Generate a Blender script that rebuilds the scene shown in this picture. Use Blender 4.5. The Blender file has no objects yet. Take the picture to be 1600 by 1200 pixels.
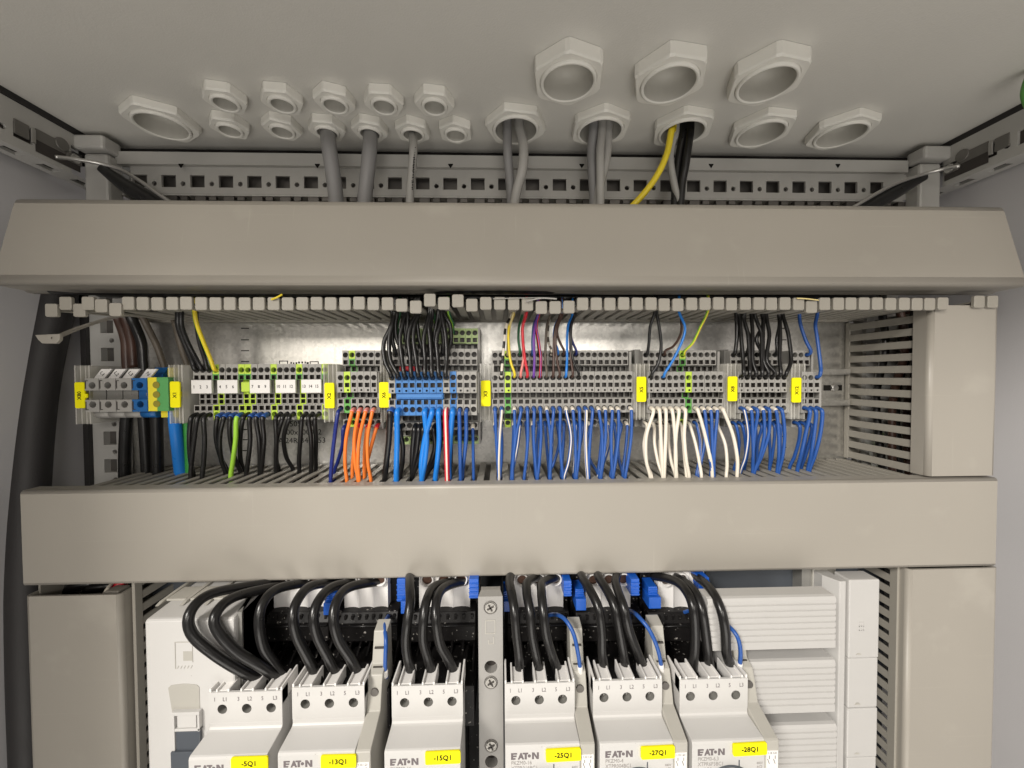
import bpy, math, random
from mathutils import Vector, Matrix
random.seed(7)
PI = math.pi
SC = bpy.context.scene
COL = SC.collection
MM = 0.001

# ------------------------------------------------------------------ camera
F = 620.0
YAW, PITCH, ROLL = math.atan(19/620), math.atan(15/620), 0.0050
Fw = Vector((math.sin(YAW)*math.cos(PITCH), math.cos(YAW)*math.cos(PITCH), -math.sin(PITCH)))
R0 = Vector((math.cos(YAW), -math.sin(YAW), 0))
U0 = R0.cross(Fw)
Rt = R0*math.cos(ROLL) - U0*math.sin(ROLL)
Up = U0*math.cos(ROLL) + R0*math.sin(ROLL)
cam = bpy.data.cameras.new('camera')
camo = bpy.data.objects.new('camera', cam)
COL.objects.link(camo)
camo.matrix_world = Matrix(((Rt.x, Up.x, -Fw.x, 0), (Rt.y, Up.y, -Fw.y, 0), (Rt.z, Up.z, -Fw.z, 0), (0, 0, 0, 1)))
cam.sensor_width = 36
cam.lens = 36*F/1600
cam.clip_start = 0.005
cam.clip_end = 20
SC.camera = camo

def at(px, py, Y):
    """where the line of sight through a photo pixel meets the plane at depth Y (mm)"""
    d = Fw*F + Rt*(px-800) + Up*(600-py)
    return d * (Y/d.y)
def X(px, Y, py=600): return at(px, py, Y).x
def Z(py, Y, px=800): return at(px, py, Y).z
def atZ(px, py, z):
    d = Fw*F + Rt*(px-800) + Up*(600-py)
    return d * (z/d.z)

# ------------------------------------------------------------------ light
w = bpy.data.worlds.new('World'); SC.world = w; w.use_nodes = True
bg = w.node_tree.nodes['Background']
bg.inputs[0].default_value = (1.0, 0.95, 0.86, 1); bg.inputs[1].default_value = 0.06
def area(name, loc, target, sx, sy, power, col):
    l = bpy.data.lights.new(name, 'AREA'); l.shape = 'RECTANGLE'; l.size = sx; l.size_y = sy
    l.energy = power; l.color = col
    o = bpy.data.objects.new(name, l); COL.objects.link(o)
    o.location = loc
    o.rotation_euler = (Vector(target)-Vector(loc)).to_track_quat('-Z', 'Y').to_euler()
    return o
area('room_or_fill_light', (-0.72, -1.25, 0.40), (0.05, 0.3, -0.10), 0.45, 0.30, 8, (1.0, 0.93, 0.83))
area('room_or_fill_light', (0.42, -1.35, 0.40), (0.1, 0.3, -0.05), 0.5, 0.22, 6, (1.0, 0.94, 0.86))
area('room_or_fill_light', (-0.82, -1.0, 0.76), (0.15, 0.25, -0.20), 0.45, 0.30, 29, (1.0, 0.955, 0.89))
area('room_or_fill_light', (0.05, -1.0, 0.03), (0.05, 0.3, 0.12), 0.5, 0.25, 1.7, (1.0, 0.95, 0.88))  # fill at camera height, added to brighten the fronts of the gland nuts
area('room_or_fill_light', (0.05, -0.75, -0.85), (0.05, 0.22, 0.20), 1.0, 0.7, 7.0, (1.0, 0.95, 0.88))  # wide fill from below, added as floor bounce to lift the ceiling
SC.view_settings.view_transform = 'Standard'
SC.view_settings.look = 'None'
SC.view_settings.exposure = 0.0
SC.view_settings.gamma = 1.0

# ------------------------------------------------------------------ materials
def lin(c):
    c = c/255
    return c/12.92 if c <= .04045 else ((c+.055)/1.055)**2.4
def rgb(r, g, b): return (lin(r), lin(g), lin(b), 1)
MATS = {}
def mat(name, col, rough=0.45, metal=0.0, var=0.06, bump=0.0, scale=60, spec=0.5, coat=0.0):
    m = bpy.data.materials.new(name); m.use_nodes = True
    nt = m.node_tree; b = nt.nodes['Principled BSDF']
    b.inputs['Roughness'].default_value = rough; b.inputs['Metallic'].default_value = metal
    b.inputs['Specular IOR Level'].default_value = spec
    b.inputs['Coat Weight'].default_value = coat
    tc = nt.nodes.new('ShaderNodeTexCoord')
    nz = nt.nodes.new('ShaderNodeTexNoise'); nz.inputs['Scale'].default_value = scale; nz.inputs['Detail'].default_value = 5
    nt.links.new(tc.outputs['Object'], nz.inputs['Vector'])
    mx = nt.nodes.new('ShaderNodeMix'); mx.data_type = 'RGBA'
    mx.inputs['A'].default_value = tuple(min(1, c*(1-var)) for c in col[:3])+(1,)
    mx.inputs['B'].default_value = tuple(min(1, c*(1+var)) for c in col[:3])+(1,)
    nt.links.new(nz.outputs['Fac'], mx.inputs['Factor'])
    nt.links.new(mx.outputs['Result'], b.inputs['Base Color'])
    mr = nt.nodes.new('ShaderNodeMapRange'); mr.inputs['To Min'].default_value = max(0.02, rough-0.07); mr.inputs['To Max'].default_value = min(1, rough+0.07)
    nt.links.new(nz.outputs['Fac'], mr.inputs['Value']); nt.links.new(mr.outputs['Result'], b.inputs['Roughness'])
    if bump > 0:
        n2 = nt.nodes.new('ShaderNodeTexNoise'); n2.inputs['Scale'].default_value = 900; n2.inputs['Detail'].default_value = 2
        nt.links.new(tc.outputs['Object'], n2.inputs['Vector'])
        bp = nt.nodes.new('ShaderNodeBump'); bp.inputs['Strength'].default_value = bump; bp.inputs['Distance'].default_value = 0.0004
        nt.links.new(n2.outputs['Fac'], bp.inputs['Height']); nt.links.new(bp.outputs['Normal'], b.inputs['Normal'])
    MATS[name] = m
    return m
def dusty(m, col, amount=0.62, scale=500):
    """pale specks of dust and swarf lying on a plastic part"""
    nt = m.node_tree; b = nt.nodes['Principled BSDF']
    tc = nt.nodes.new('ShaderNodeTexCoord'); nz = nt.nodes.new('ShaderNodeTexNoise')
    nz.inputs['Scale'].default_value = scale; nz.inputs['Detail'].default_value = 3
    nt.links.new(tc.outputs['Object'], nz.inputs['Vector'])
    cr = nt.nodes.new('ShaderNodeMapRange'); cr.inputs['From Min'].default_value = amount; cr.inputs['From Max'].default_value = amount+0.05
    nt.links.new(nz.outputs['Fac'], cr.inputs['Value'])
    old = b.inputs['Base Color'].links[0].from_socket
    mx = nt.nodes.new('ShaderNodeMix'); mx.data_type = 'RGBA'; mx.inputs['B'].default_value = col
    nt.links.new(cr.outputs['Result'], mx.inputs['Factor']); nt.links.new(old, mx.inputs['A'])
    nt.links.new(mx.outputs['Result'], b.inputs['Base Color'])
M = dict(
    duct=mat('duct_grey_pvc', (0.335, 0.311, 0.272, 1), 0.42, var=0.04, bump=0.12, scale=14),
    ductin=mat('duct_grey_pvc_wall', (0.32, 0.30, 0.26, 1), 0.5, var=0.05, bump=0.1, scale=30),
    paint=mat('light_grey_powder_coat', (0.68, 0.665, 0.62, 1), 0.5, var=0.03, bump=0.30, scale=20),
    wallp=mat('side_panel_powder_coat', (0.56, 0.55, 0.56, 1), 0.5, var=0.03, bump=0.15, scale=12),
    gland=mat('pale_grey_polyamide', (0.80, 0.785, 0.73, 1), 0.45, var=0.04, bump=0.15),
    plug=mat('shaded_grey_polyamide', (0.50, 0.485, 0.44, 1), 0.5, var=0.05),  # darker gland plastic, puts shade into the bores
    frame=mat('frame_primed_steel', (0.52, 0.51, 0.485, 1), 0.5, metal=0.15, var=0.07, bump=0.2),
    steel=mat('bright_steel', (0.55, 0.54, 0.52, 1), 0.3, metal=0.9, var=0.1),
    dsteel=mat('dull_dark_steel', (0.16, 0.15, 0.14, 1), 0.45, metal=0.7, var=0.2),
    hsteel=mat('scratched_screw_steel', (0.30, 0.29, 0.27, 1), 0.34, metal=0.9, var=0.35, bump=0.5, scale=900),
    msteel=mat('bracket_steel', (0.20, 0.19, 0.175, 1), 0.45, metal=0.4, var=0.2),
    tgrey=mat('terminal_grey', (0.33, 0.32, 0.30, 1), 0.42, var=0.05),
    tgrey2=mat('dark_and_shade_grey', (0.22, 0.215, 0.20, 1), 0.45, var=0.05),  # dark grey parts; also tones hole walls and one flank as shade
    hole=mat('recess_shade', (0.045, 0.038, 0.034, 1), 0.45, var=0.3),  # near-black tone puts the shade of holes and gaps into the colour
    tblue=mat('terminal_blue', (0.055, 0.20, 0.50, 1), 0.4, var=0.05),
    tblued=mat('terminal_deep_blue', (0.012, 0.12, 0.36, 1), 0.4, var=0.05),
    tyell=mat('earth_yellow_green', (0.50, 0.68, 0.07, 1), 0.42, var=0.06),
    tgreen=mat('earth_green', (0.12, 0.38, 0.08, 1), 0.42, var=0.06),
    tpale=mat('pale_green_grey', (0.36, 0.47, 0.20, 1), 0.42, var=0.06),
    pyell=mat('earth_yellow', (0.85, 0.72, 0.04, 1), 0.42, var=0.03),
    pgreen=mat('earth_leaf_green', (0.10, 0.36, 0.11, 1), 0.42, var=0.03),
    label=mat('label_yellow', (0.92, 0.84, 0.0, 1), 0.6, var=0.01, spec=0.3),
    ink=mat('black_ink', (0.012, 0.011, 0.01, 1), 0.8, spec=0.1),
    inkgrey=mat('grey_ink', (0.17, 0.15, 0.155, 1), 0.8, spec=0.1),
    inkpale=mat('pale_grey_ink', (0.33, 0.31, 0.30, 1), 0.8, spec=0.1),
    white=mat('marker_white', (0.80, 0.78, 0.76, 1), 0.5, var=0.02),
    brk=mat('breaker_light_grey', (0.57, 0.56, 0.545, 1), 0.38, var=0.02, bump=0.05, scale=30),
    brk2=mat('breaker_cream', (0.43, 0.415, 0.375, 1), 0.4, var=0.03),
    strip=mat('support_strip_grey', (0.30, 0.29, 0.275, 1), 0.32, var=0.06),
    cover=mat('busbar_cover_white', (0.50, 0.49, 0.475, 1), 0.33, var=0.03),
    black=mat('black_plastic', (0.009, 0.008, 0.008, 1), 0.5, var=0.3, bump=0.2, spec=0.3),
    dgrey=mat('dark_grey_plastic', (0.075, 0.085, 0.10, 1), 0.4),
    latch=mat('blue_latch_plastic', (0.01, 0.10, 0.50, 1), 0.35),
    wblack=mat('black_insulation', (0.010, 0.0095, 0.0095, 1), 0.30, var=0.3, bump=0.08, scale=200),
    wblue=mat('dark_blue_insulation', (0.022, 0.09, 0.34, 1), 0.34, var=0.08),
    wnavy=mat('navy_insulation', (0.01, 0.022, 0.17, 1), 0.3, var=0.08),
    wlblue=mat('light_blue_insulation', (0.015, 0.20, 0.66, 1), 0.3, var=0.05),
    worange=mat('orange_insulation', (0.80, 0.20, 0.03, 1), 0.36, var=0.05),
    wwhite=mat('white_insulation', (0.78, 0.72, 0.62, 1), 0.35, var=0.03),
    wred=mat('red_insulation', (0.62, 0.02, 0.035, 1), 0.32),
    wpink=mat('pink_insulation', (0.75, 0.25, 0.22, 1), 0.35),
    wyell=mat('yellow_insulation', (0.80, 0.62, 0.03, 1), 0.35),
    wpale=mat('pale_yellow_insulation', (0.75, 0.62, 0.28, 1), 0.35),
    wgreen=mat('green_insulation', (0.04, 0.30, 0.05, 1), 0.35),
    wlime=mat('lime_insulation', (0.33, 0.62, 0.05, 1), 0.35),
    wdgreen=mat('dark_green_insulation', (0.02, 0.12, 0.05, 1), 0.35),
    wviolet=mat('violet_insulation', (0.16, 0.05, 0.36, 1), 0.35),
    wbrown=mat('brown_insulation', (0.07, 0.035, 0.025, 1), 0.38),
    wgbrown=mat('greyish_brown_insulation', (0.12, 0.10, 0.08, 1), 0.45),
    wgrey=mat('grey_sheath', (0.24, 0.235, 0.235, 1), 0.45, var=0.06),
    wpgrey=mat('pale_grey_sheath', (0.36, 0.35, 0.33, 1), 0.45, var=0.06),
    copper=mat('dark_copper', (0.10, 0.055, 0.04, 1), 0.4, metal=0.8),  # even dark coppery metal for the contactor screws
    rubber=mat('black_rubber', (0.020, 0.018, 0.018, 1), 0.6, var=0.2, bump=0.3),
)
def scuffs(m, col):
    nt = m.node_tree; b = nt.nodes['Principled BSDF']
    tc = nt.nodes.new('ShaderNodeTexCoord'); facs = []
    for sc_, rot_, lo in (((9, 60, 900), 0.4, 0.66), ((500, 60, 14), -0.5, 0.68), ((22, 22, 22), 0, 0.60)):
        mp_ = nt.nodes.new('ShaderNodeMapping'); mp_.inputs['Scale'].default_value = sc_; mp_.inputs['Rotation'].default_value = (0, rot_, 0)
        nz = nt.nodes.new('ShaderNodeTexNoise'); nz.inputs['Scale'].default_value = 1; nz.inputs['Detail'].default_value = 4
        nt.links.new(tc.outputs['Object'], mp_.inputs['Vector']); nt.links.new(mp_.outputs['Vector'], nz.inputs['Vector'])
        mr = nt.nodes.new('ShaderNodeMapRange'); mr.inputs['From Min'].default_value = lo; mr.inputs['From Max'].default_value = lo+0.12; mr.inputs['To Max'].default_value = 0.5
        nt.links.new(nz.outputs['Fac'], mr.inputs['Value']); facs.append(mr.outputs['Result'])
    prev = b.inputs['Base Color'].links[0].from_socket
    for f_ in facs:
        mx = nt.nodes.new('ShaderNodeMix'); mx.data_type = 'RGBA'; mx.inputs['B'].default_value = col
        nt.links.new(f_, mx.inputs['Factor']); nt.links.new(prev, mx.inputs['A']); prev = mx.outputs['Result']
    nt.links.new(prev, b.inputs['Base Color'])
scuffs(M['duct'], (0.40, 0.375, 0.33, 1))
dusty(M['black'], (0.40, 0.38, 0.35, 1), 0.665, 380)
dusty(M['brk'], (0.30, 0.28, 0.25, 1), 0.745, 330)

def zinc():
    m = bpy.data.materials.new('galvanised_steel'); m.use_nodes = True
    nt = m.node_tree; b = nt.nodes['Principled BSDF']
    b.inputs['Metallic'].default_value = 0.88
    tc = nt.nodes.new('ShaderNodeTexCoord')
    mp = nt.nodes.new('ShaderNodeMapping'); mp.inputs['Scale'].default_value = (260, 260, 30)
    nt.links.new(tc.outputs['Object'], mp.inputs['Vector'])
    n1 = nt.nodes.new('ShaderNodeTexNoise'); n1.inputs['Scale'].default_value = 1; n1.inputs['Detail'].default_value = 4
    nt.links.new(mp.outputs['Vector'], n1.inputs['Vector'])
    n2 = nt.nodes.new('ShaderNodeTexNoise'); n2.inputs['Scale'].default_value = 12; n2.inputs['Detail'].default_value = 4
    nt.links.new(tc.outputs['Object'], n2.inputs['Vector'])
    vo = nt.nodes.new('ShaderNodeTexVoronoi'); vo.inputs['Scale'].default_value = 420
    nt.links.new(tc.outputs['Object'], vo.inputs['Vector'])
    cr = nt.nodes.new('ShaderNodeValToRGB')
    cr.color_ramp.elements[0].color = (0.68, 0.665, 0.63, 1); cr.color_ramp.elements[1].color = (0.80, 0.785, 0.745, 1)
    cr.color_ramp.elements[0].position = 0.3; cr.color_ramp.elements[1].position = 0.7
    nt.links.new(n2.outputs['Fac'], cr.inputs['Fac'])
    mx = nt.nodes.new('ShaderNodeMix'); mx.data_type = 'RGBA'; mx.blend_type = 'MULTIPLY'; mx.inputs['Factor'].default_value = 0.22
    bw = nt.nodes.new('ShaderNodeRGBToBW'); nt.links.new(vo.outputs['Color'], bw.inputs['Color'])
    nt.links.new(cr.outputs['Color'], mx.inputs['A']); nt.links.new(bw.outputs['Val'], mx.inputs['B'])
    nt.links.new(mx.outputs['Result'], b.inputs['Base Color'])
    mr = nt.nodes.new('ShaderNodeMapRange'); mr.inputs['To Min'].default_value = 0.26; mr.inputs['To Max'].default_value = 0.38
    nt.links.new(n2.outputs['Fac'], mr.inputs['Value']); nt.links.new(mr.outputs['Result'], b.inputs['Roughness'])
    bp = nt.nodes.new('ShaderNodeBump'); bp.inputs['Strength'].default_value = 0.25; bp.inputs['Distance'].default_value = 0.0004
    nt.links.new(n1.outputs['Fac'], bp.inputs['Height']); nt.links.new(bp.outputs['Normal'], b.inputs['Normal'])
    return m
M['zinc'] = zinc()
def clear():
    m = bpy.data.materials.new('clear_plastic'); m.use_nodes = True
    nt = m.node_tree; b = nt.nodes['Principled BSDF']
    b.inputs['Base Color'].default_value = (0.80, 0.78, 0.72, 1); b.inputs['Roughness'].default_value = 0.12
    b.inputs['Alpha'].default_value = 0.42; b.inputs['Specular IOR Level'].default_value = 0.8
    return m
M['clear'] = clear()

# ------------------------------------------------------------------ mesh helpers
class MB:
    def __init__(s): s.v = []; s.f = []; s.m = []; s.s = []
    def add(s, vs, fs, mi=0, smooth=False):
        o = len(s.v); s.v += [tuple(v) for v in vs]
        for k, f in enumerate(fs):
            s.f.append([i+o for i in f]); s.m.append(mi[k] if isinstance(mi, list) else mi); s.s.append(smooth)
        return s
    def box(s, x0, x1, y0, y1, z0, z1, mi=0):
        if x0 > x1: x0, x1 = x1, x0
        if y0 > y1: y0, y1 = y1, y0
        if z0 > z1: z0, z1 = z1, z0
        return s.add([(x0,y0,z0),(x1,y0,z0),(x1,y1,z0),(x0,y1,z0),(x0,y0,z1),(x1,y0,z1),(x1,y1,z1),(x0,y1,z1)],
              [(0,3,2,1),(4,5,6,7),(0,1,5,4),(1,2,6,5),(2,3,7,6),(3,0,4,7)], mi)
    def prism(s, poly, a0, a1, axis='x', mi=0, smooth=False):
        """poly is a list of 2D points: (y,z) for axis x, (x,z) for axis y, (x,y) for axis z"""
        def P(p, a):
            return (a, p[0], p[1]) if axis == 'x' else ((p[0], a, p[1]) if axis == 'y' else (p[0], p[1], a))
        n = len(poly)
        vs = [P(p, a0) for p in poly]+[P(p, a1) for p in poly]
        area_ = sum(poly[i][0]*poly[(i+1) % n][1]-poly[(i+1) % n][0]*poly[i][1] for i in range(n))
        if axis == 'y': area_ = -area_
        fl = (area_ > 0) == (a1 > a0)
        side = [(i, (i+1) % n, n+(i+1) % n, n+i) for i in range(n)]
        caps = [tuple(range(n))[::-1], tuple(range(n, 2*n))]
        if not fl:
            side = [f[::-1] for f in side]; caps = [c[::-1] for c in caps]
        s.add(vs, side+caps, mi, False)
        if smooth:
            for k in range(len(s.s)-n-2, len(s.s)-2): s.s[k] = True
        return s
    def tube(s, pts, r, n=10, mi=0, caps=True):
        pts = [Vector(p) for p in pts]
        rs = r if isinstance(r, (list, tuple)) else [r]*len(pts)
        vs = []; nrm = None
        for i, p in enumerate(pts):
            t = (pts[min(i+1, len(pts)-1)]-pts[max(i-1, 0)])
            if t.length < 1e-6: t = Vector((0, 0, -1))
            t.normalize()
            if nrm is None:
                nrm = Vector((1, 0, 0)) if abs(t.x) < 0.9 else Vector((0, 1, 0))
            nrm = (nrm - t*nrm.dot(t)).normalized(); b = t.cross(nrm)
            for j in range(n):
                a = 2*PI*j/n
                vs.append(p + (nrm*math.cos(a)+b*math.sin(a))*rs[i])
        fs = []; ms = []
        for i in range(len(pts)-1):
            for j in range(n):
                k = (j+1) % n
                fs.append((i*n+j, i*n+k, (i+1)*n+k, (i+1)*n+j))
                ms.append(mi(i, j) if callable(mi) else mi)
        s.add(vs, fs, ms, True)
        if caps:
            m0 = mi(0, 0) if callable(mi) else mi
            o = len(s.v)-len(vs)
            s.f.append([o+j for j in range(n)][::-1]); s.m.append(m0); s.s.append(False)
            o2 = len(s.v)-n
            s.f.append([o2+j for j in range(n)]); s.m.append(m0); s.s.append(False)
        return s
    def disc(s, c, r, axis='y', t=0.5, n=24, mi=0):
        d = {'x': Vector((1,0,0)), 'y': Vector((0,1,0)), 'z': Vector((0,0,1))}[axis]
        c = Vector(c); return s.tube([c, c+d*t], r, n, mi)
    def rings(s, rows, mi=0, smooth=True):
        n = len(rows[0]); vs = [p for r in rows for p in r]; fs = []
        for i in range(len(rows)-1):
            for j in range(n):
                k = (j+1) % n
                fs.append((i*n+j, i*n+k, (i+1)*n+k, (i+1)*n+j))
        return s.add(vs, fs, mi, smooth)
    def cell(s, T, u0, u1, v0, v1, shape, cu, cv, r, depth, mi=0, hm=1, r2=None, inner=None):
        """a rectangle with one real hole in it. T maps (u, v, depth) to space; depth grows away from the viewer"""
        if shape is None:
            return s.add([T(u0,v0,0),T(u1,v0,0),T(u1,v1,0),T(u0,v1,0)], [(0,1,2,3)], mi)
        r2 = r2 or r
        ang = []
        cor = [math.atan2(v-cv, u-cu) for u, v in ((u1,v1),(u0,v1),(u0,v0),(u1,v0))]
        if shape == 'c':
            ang = [2*PI*k/16 for k in range(16)]
        else:
            ang = [math.atan2(b*r2, a*r) for a, b in ((1,1),(-1,1),(-1,-1),(1,-1))]
        al = sorted(set([round(a % (2*PI), 5) for a in ang+cor]))
        inn = []; out = []
        for a in al:
            ca, sa = math.cos(a), math.sin(a)
            if shape == 'c': ri = r
            else: ri = min(r/abs(ca) if abs(ca) > 1e-9 else 1e9, r2/abs(sa) if abs(sa) > 1e-9 else 1e9)
            inn.append((cu+ca*ri, cv+sa*ri))
            ro = 1e9
            if ca > 1e-9: ro = min(ro, (u1-cu)/ca)
            if ca < -1e-9: ro = min(ro, (u0-cu)/ca)
            if sa > 1e-9: ro = min(ro, (v1-cv)/sa)
            if sa < -1e-9: ro = min(ro, (v0-cv)/sa)
            out.append((cu+ca*ro, cv+sa*ro))
        n = len(al)
        vs = [T(u, v, 0) for u, v in out]+[T(u, v, 0) for u, v in inn]+[T(u, v, depth) for u, v in inn]
        fs = [(j, (j+1) % n, n+(j+1) % n, n+j) for j in range(n)]
        f2 = [(n+j, n+(j+1) % n, 2*n+(j+1) % n, 2*n+j) for j in range(n)]
        s.add(vs, fs+f2+([tuple(range(2*n, 3*n))] if hm is not None else []),
              [mi]*n+[(mi if inner is None else inner)]*n+([hm] if hm is not None else []))
        return s
    def build(s, name, mats, parent=None, bevel=0.0, seg=2, origin=None):
        o_ = ORG.get(parent.name, Vector((0,0,0))) if parent is not None else (Vector(origin) if origin is not None else Vector((0,0,0)))
        me = bpy.data.meshes.new(name)
        me.from_pydata([((v[0]-o_.x)*MM, (v[1]-o_.y)*MM, (v[2]-o_.z)*MM) for v in s.v], [], s.f)
        if not isinstance(mats, (list, tuple)): mats = [mats]
        for m_ in mats: me.materials.append(m_)
        me.polygons.foreach_set('material_index', s.m); me.polygons.foreach_set('use_smooth', s.s)
        me.update()
        ob = bpy.data.objects.new(name, me); COL.objects.link(ob)
        if parent is not None: ob.parent = parent
        else: ob.location = o_*MM
        ORG[ob.name] = o_.copy()
        if bevel > 0:
            b = ob.modifiers.new('bevel', 'BEVEL'); b.width = bevel*MM; b.segments = seg; b.limit_method = 'ANGLE'; b.angle_limit = math.radians(35)
            b.harden_normals = False
        return ob
ORG = {}
def tag(o, label=None, cat=None, group=None, kind=None):
    if label: o['label'] = label
    if cat: o['category'] = cat
    if group: o['group'] = group
    if kind: o['kind'] = kind
    return o
def thing(name, label, cat, loc, group=None):
    o = bpy.data.objects.new(name, None); COL.objects.link(o); o.empty_display_size = 0.01
    o.location = Vector(loc)*MM; ORG[o.name] = Vector(loc)
    return tag(o, label, cat, group)
def copy_tree(o, loc, label):
    r = o.copy(); COL.objects.link(r); r.location = Vector(loc)*MM; r['label'] = label
    def rec(src, dst):
        for ch in list(src.children):
            if ch == dst: continue
            c = ch.copy(); COL.objects.link(c); c.parent = dst
            rec(ch, c)
    rec(o, r)
    ORG[r.name] = Vector(loc)
    return r
def text(parent, s_, x, y, z, size, m, rot=0.0, bold=0.0, sx=1.0, name='lettering', align='CENTER', face='y'):
    cu = bpy.data.curves.new('lettering', 'FONT'); cu.body = s_; cu.size = size*MM; cu.align_x = align; cu.align_y = 'CENTER'
    cu.offset = bold*size*MM; cu.extrude = 0.00003; cu.resolution_u = 2
    tmp = bpy.data.objects.new('tmp', cu)
    me = bpy.data.meshes.new_from_object(tmp)
    bpy.data.objects.remove(tmp); bpy.data.curves.remove(cu)
    me.transform(Matrix.Diagonal((sx, 1, 1, 1)))
    me.transform(Matrix.Rotation(rot, 4, 'Z'))
    me.transform(Matrix.Rotation(PI/2, 4, 'X'))
    o_ = ORG.get(parent.name, Vector((0,0,0)))
    me.transform(Matrix.Translation(Vector((x-o_.x, y-o_.y, z-o_.z))*MM))
    me.materials.clear(); me.materials.append(m)
    ob = bpy.data.objects.new(name, me); COL.objects.link(ob); ob.parent = parent; ORG[ob.name] = o_.copy()
    return ob
def cr(pts, k=7):
    """a smooth curve through the points"""
    P = [Vector(p) for p in pts]; P = [P[0]*2-P[1]]+P+[P[-1]*2-P[-2]]; out = []
    for i in range(1, len(P)-2):
        a, b, c, d = P[i-1], P[i], P[i+1], P[i+2]
        for j in range(k):
            t = j/k
            out.append(0.5*((2*b)+(c-a)*t+(2*a-5*b+4*c-d)*t*t+(3*b-a-3*c+d)*t**3))
    out.append(P[-2]); return out
ORD = ['first','second','third','fourth','fifth','sixth','seventh','eighth','ninth','tenth','eleventh','twelfth','thirteenth','fourteenth','fifteenth','sixteenth',
       'seventeenth','eighteenth','nineteenth','twentieth','twenty-first','twenty-second','twenty-third','twenty-fourth']

# ------------------------------------------------------------------ cabinet shell
PY = 372.0          # mounting plate depth
CZ = 206.0          # roof
XL, XR = -375.5, 421.0

m_ = MB(); m_.box(XL-3, XL, -30, 430, -520, CZ-7)
tag(m_.build('wall_left', M['wallp']), kind='structure')
m_ = MB(); m_.box(XR, XR+3, -30, 430, -520, CZ-7)
tag(m_.build('wall_right', M['wallp']), kind='structure')
m_ = MB(); m_.box(XL-3, XR+3, 430, 433, -520, CZ+30)
tag(m_.build('back_wall', M['wallp']), kind='structure')
m_ = MB(); m_.box(XL-3, XR+3, 374.4, 376, CZ-16, CZ-0.1); m_.box(-352.6, -351, 0, 365, CZ-5, CZ-0.2); m_.box(401, 402.6, 0, 365, CZ-5, CZ-0.2)
gk = m_.build('roof_gasket_and_shadow', M['rubber']); tag(gk, 'black gasket and its shadow as one line where the roof meets the frame', 'gasket')  # one black strip draws both the seal and its shadow

# mounting plate
px0, px1 = X(188, PY), X(1325, PY)
mp = thing('mounting_plate', 'galvanised steel mounting plate behind the terminal strips', 'mounting plate', (0, PY, 0))
m_ = MB(); m_.box(px0, px1, PY, PY+2.5, -500, 135)
m_.box(px0+0.3, px0+3, PY+2.6, PY+20, -500, 135); m_.box(px1-3, px1-0.3, PY+2.6, PY+20, -500, 135)
m_.build('sheet', M['zinc'], mp, bevel=0.5)
m_ = MB()
for px, pys in ((383, (496, 513, 531, 548, 565, 671, 687, 704)), (1223, (513, 531, 648, 665, 682, 699))):
    for py in pys:
        c = at(px, py, PY); m_.box(c.x-3.6, c.x+3.6, PY-0.12, PY+0.1, c.z-0.45, c.z+0.45)
for a, b, c_, d in ((436, 450, 563.5, 568.5), (484, 498, 564.5, 568.5)):
    p, q = at(a, c_, PY), at(b, d, PY)
    m_.box(p.x, q.x, PY-0.12, PY+0.1, p.z-0.8, p.z); m_.box(p.x, p.x+0.8, PY-0.12, PY+0.1, q.z, p.z-0.8); m_.box(q.x-0.8, q.x, PY-0.12, PY+0.1, q.z, p.z-0.8)
for px in (455, 459, 463, 467, 472, 477, 480):
    c = at(px, 566+random.uniform(-1.2, 1), PY); m_.box(c.x-0.6, c.x+random.uniform(0.4, 1.5), PY-0.12, PY+0.1, c.z-1.8, c.z)
m_.build('printed_pattern', M['ink'], mp)
for s_, px, py, sz in (('505104', 471, 662.5, 7.2), ('600x1000x2', 472, 675.5, 7.2), ('A.24R-340.353', 472, 688.5, 7.2)):
    c = at(px, py, PY); text(mp, s_, c.x, PY-0.15, c.z, sz, M['ink'])
c = at(1302, 620, PY); text(mp, 'CE', c.x, PY-0.15, c.z, 11, M['ink'])

# DIN rail
rz0, rz1 = Z(634, 362, 1300), Z(577, 362, 1300)
ra, rb = X(126, 364), X(1327, 364)
rl = thing('mounting_rail', 'galvanised top hat rail carrying the terminal strips', 'rail', ((ra+rb)/2, PY, -14))
prof = [(363, rz1), (363, rz1-5), (370, rz1-5), (370, rz0+5), (363, rz0+5), (363, rz0), (364.2, rz0), (364.2, rz0+3.8), (371.4, rz0+3.8), (371.4, rz1-3.8), (364.2, rz1-3.8), (364.2, rz1)]
m_ = MB(); m_.prism(prof, ra, rb, 'x'); m_.build('profile', M['zinc'], rl)
c = at(1301, 606, 370)
m_ = MB(); m_.disc((c.x, 366.5, c.z), 3.2, 'y', 3.2); m_.build('screw', M['steel'], rl, bevel=0.5)
m_ = MB(); m_.box(c.x-9, c.x+9, 369.6, 369.9, c.z-2.6, c.z+2.6); m_.build('slot', M['ink'], rl, bevel=0.1)

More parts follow.
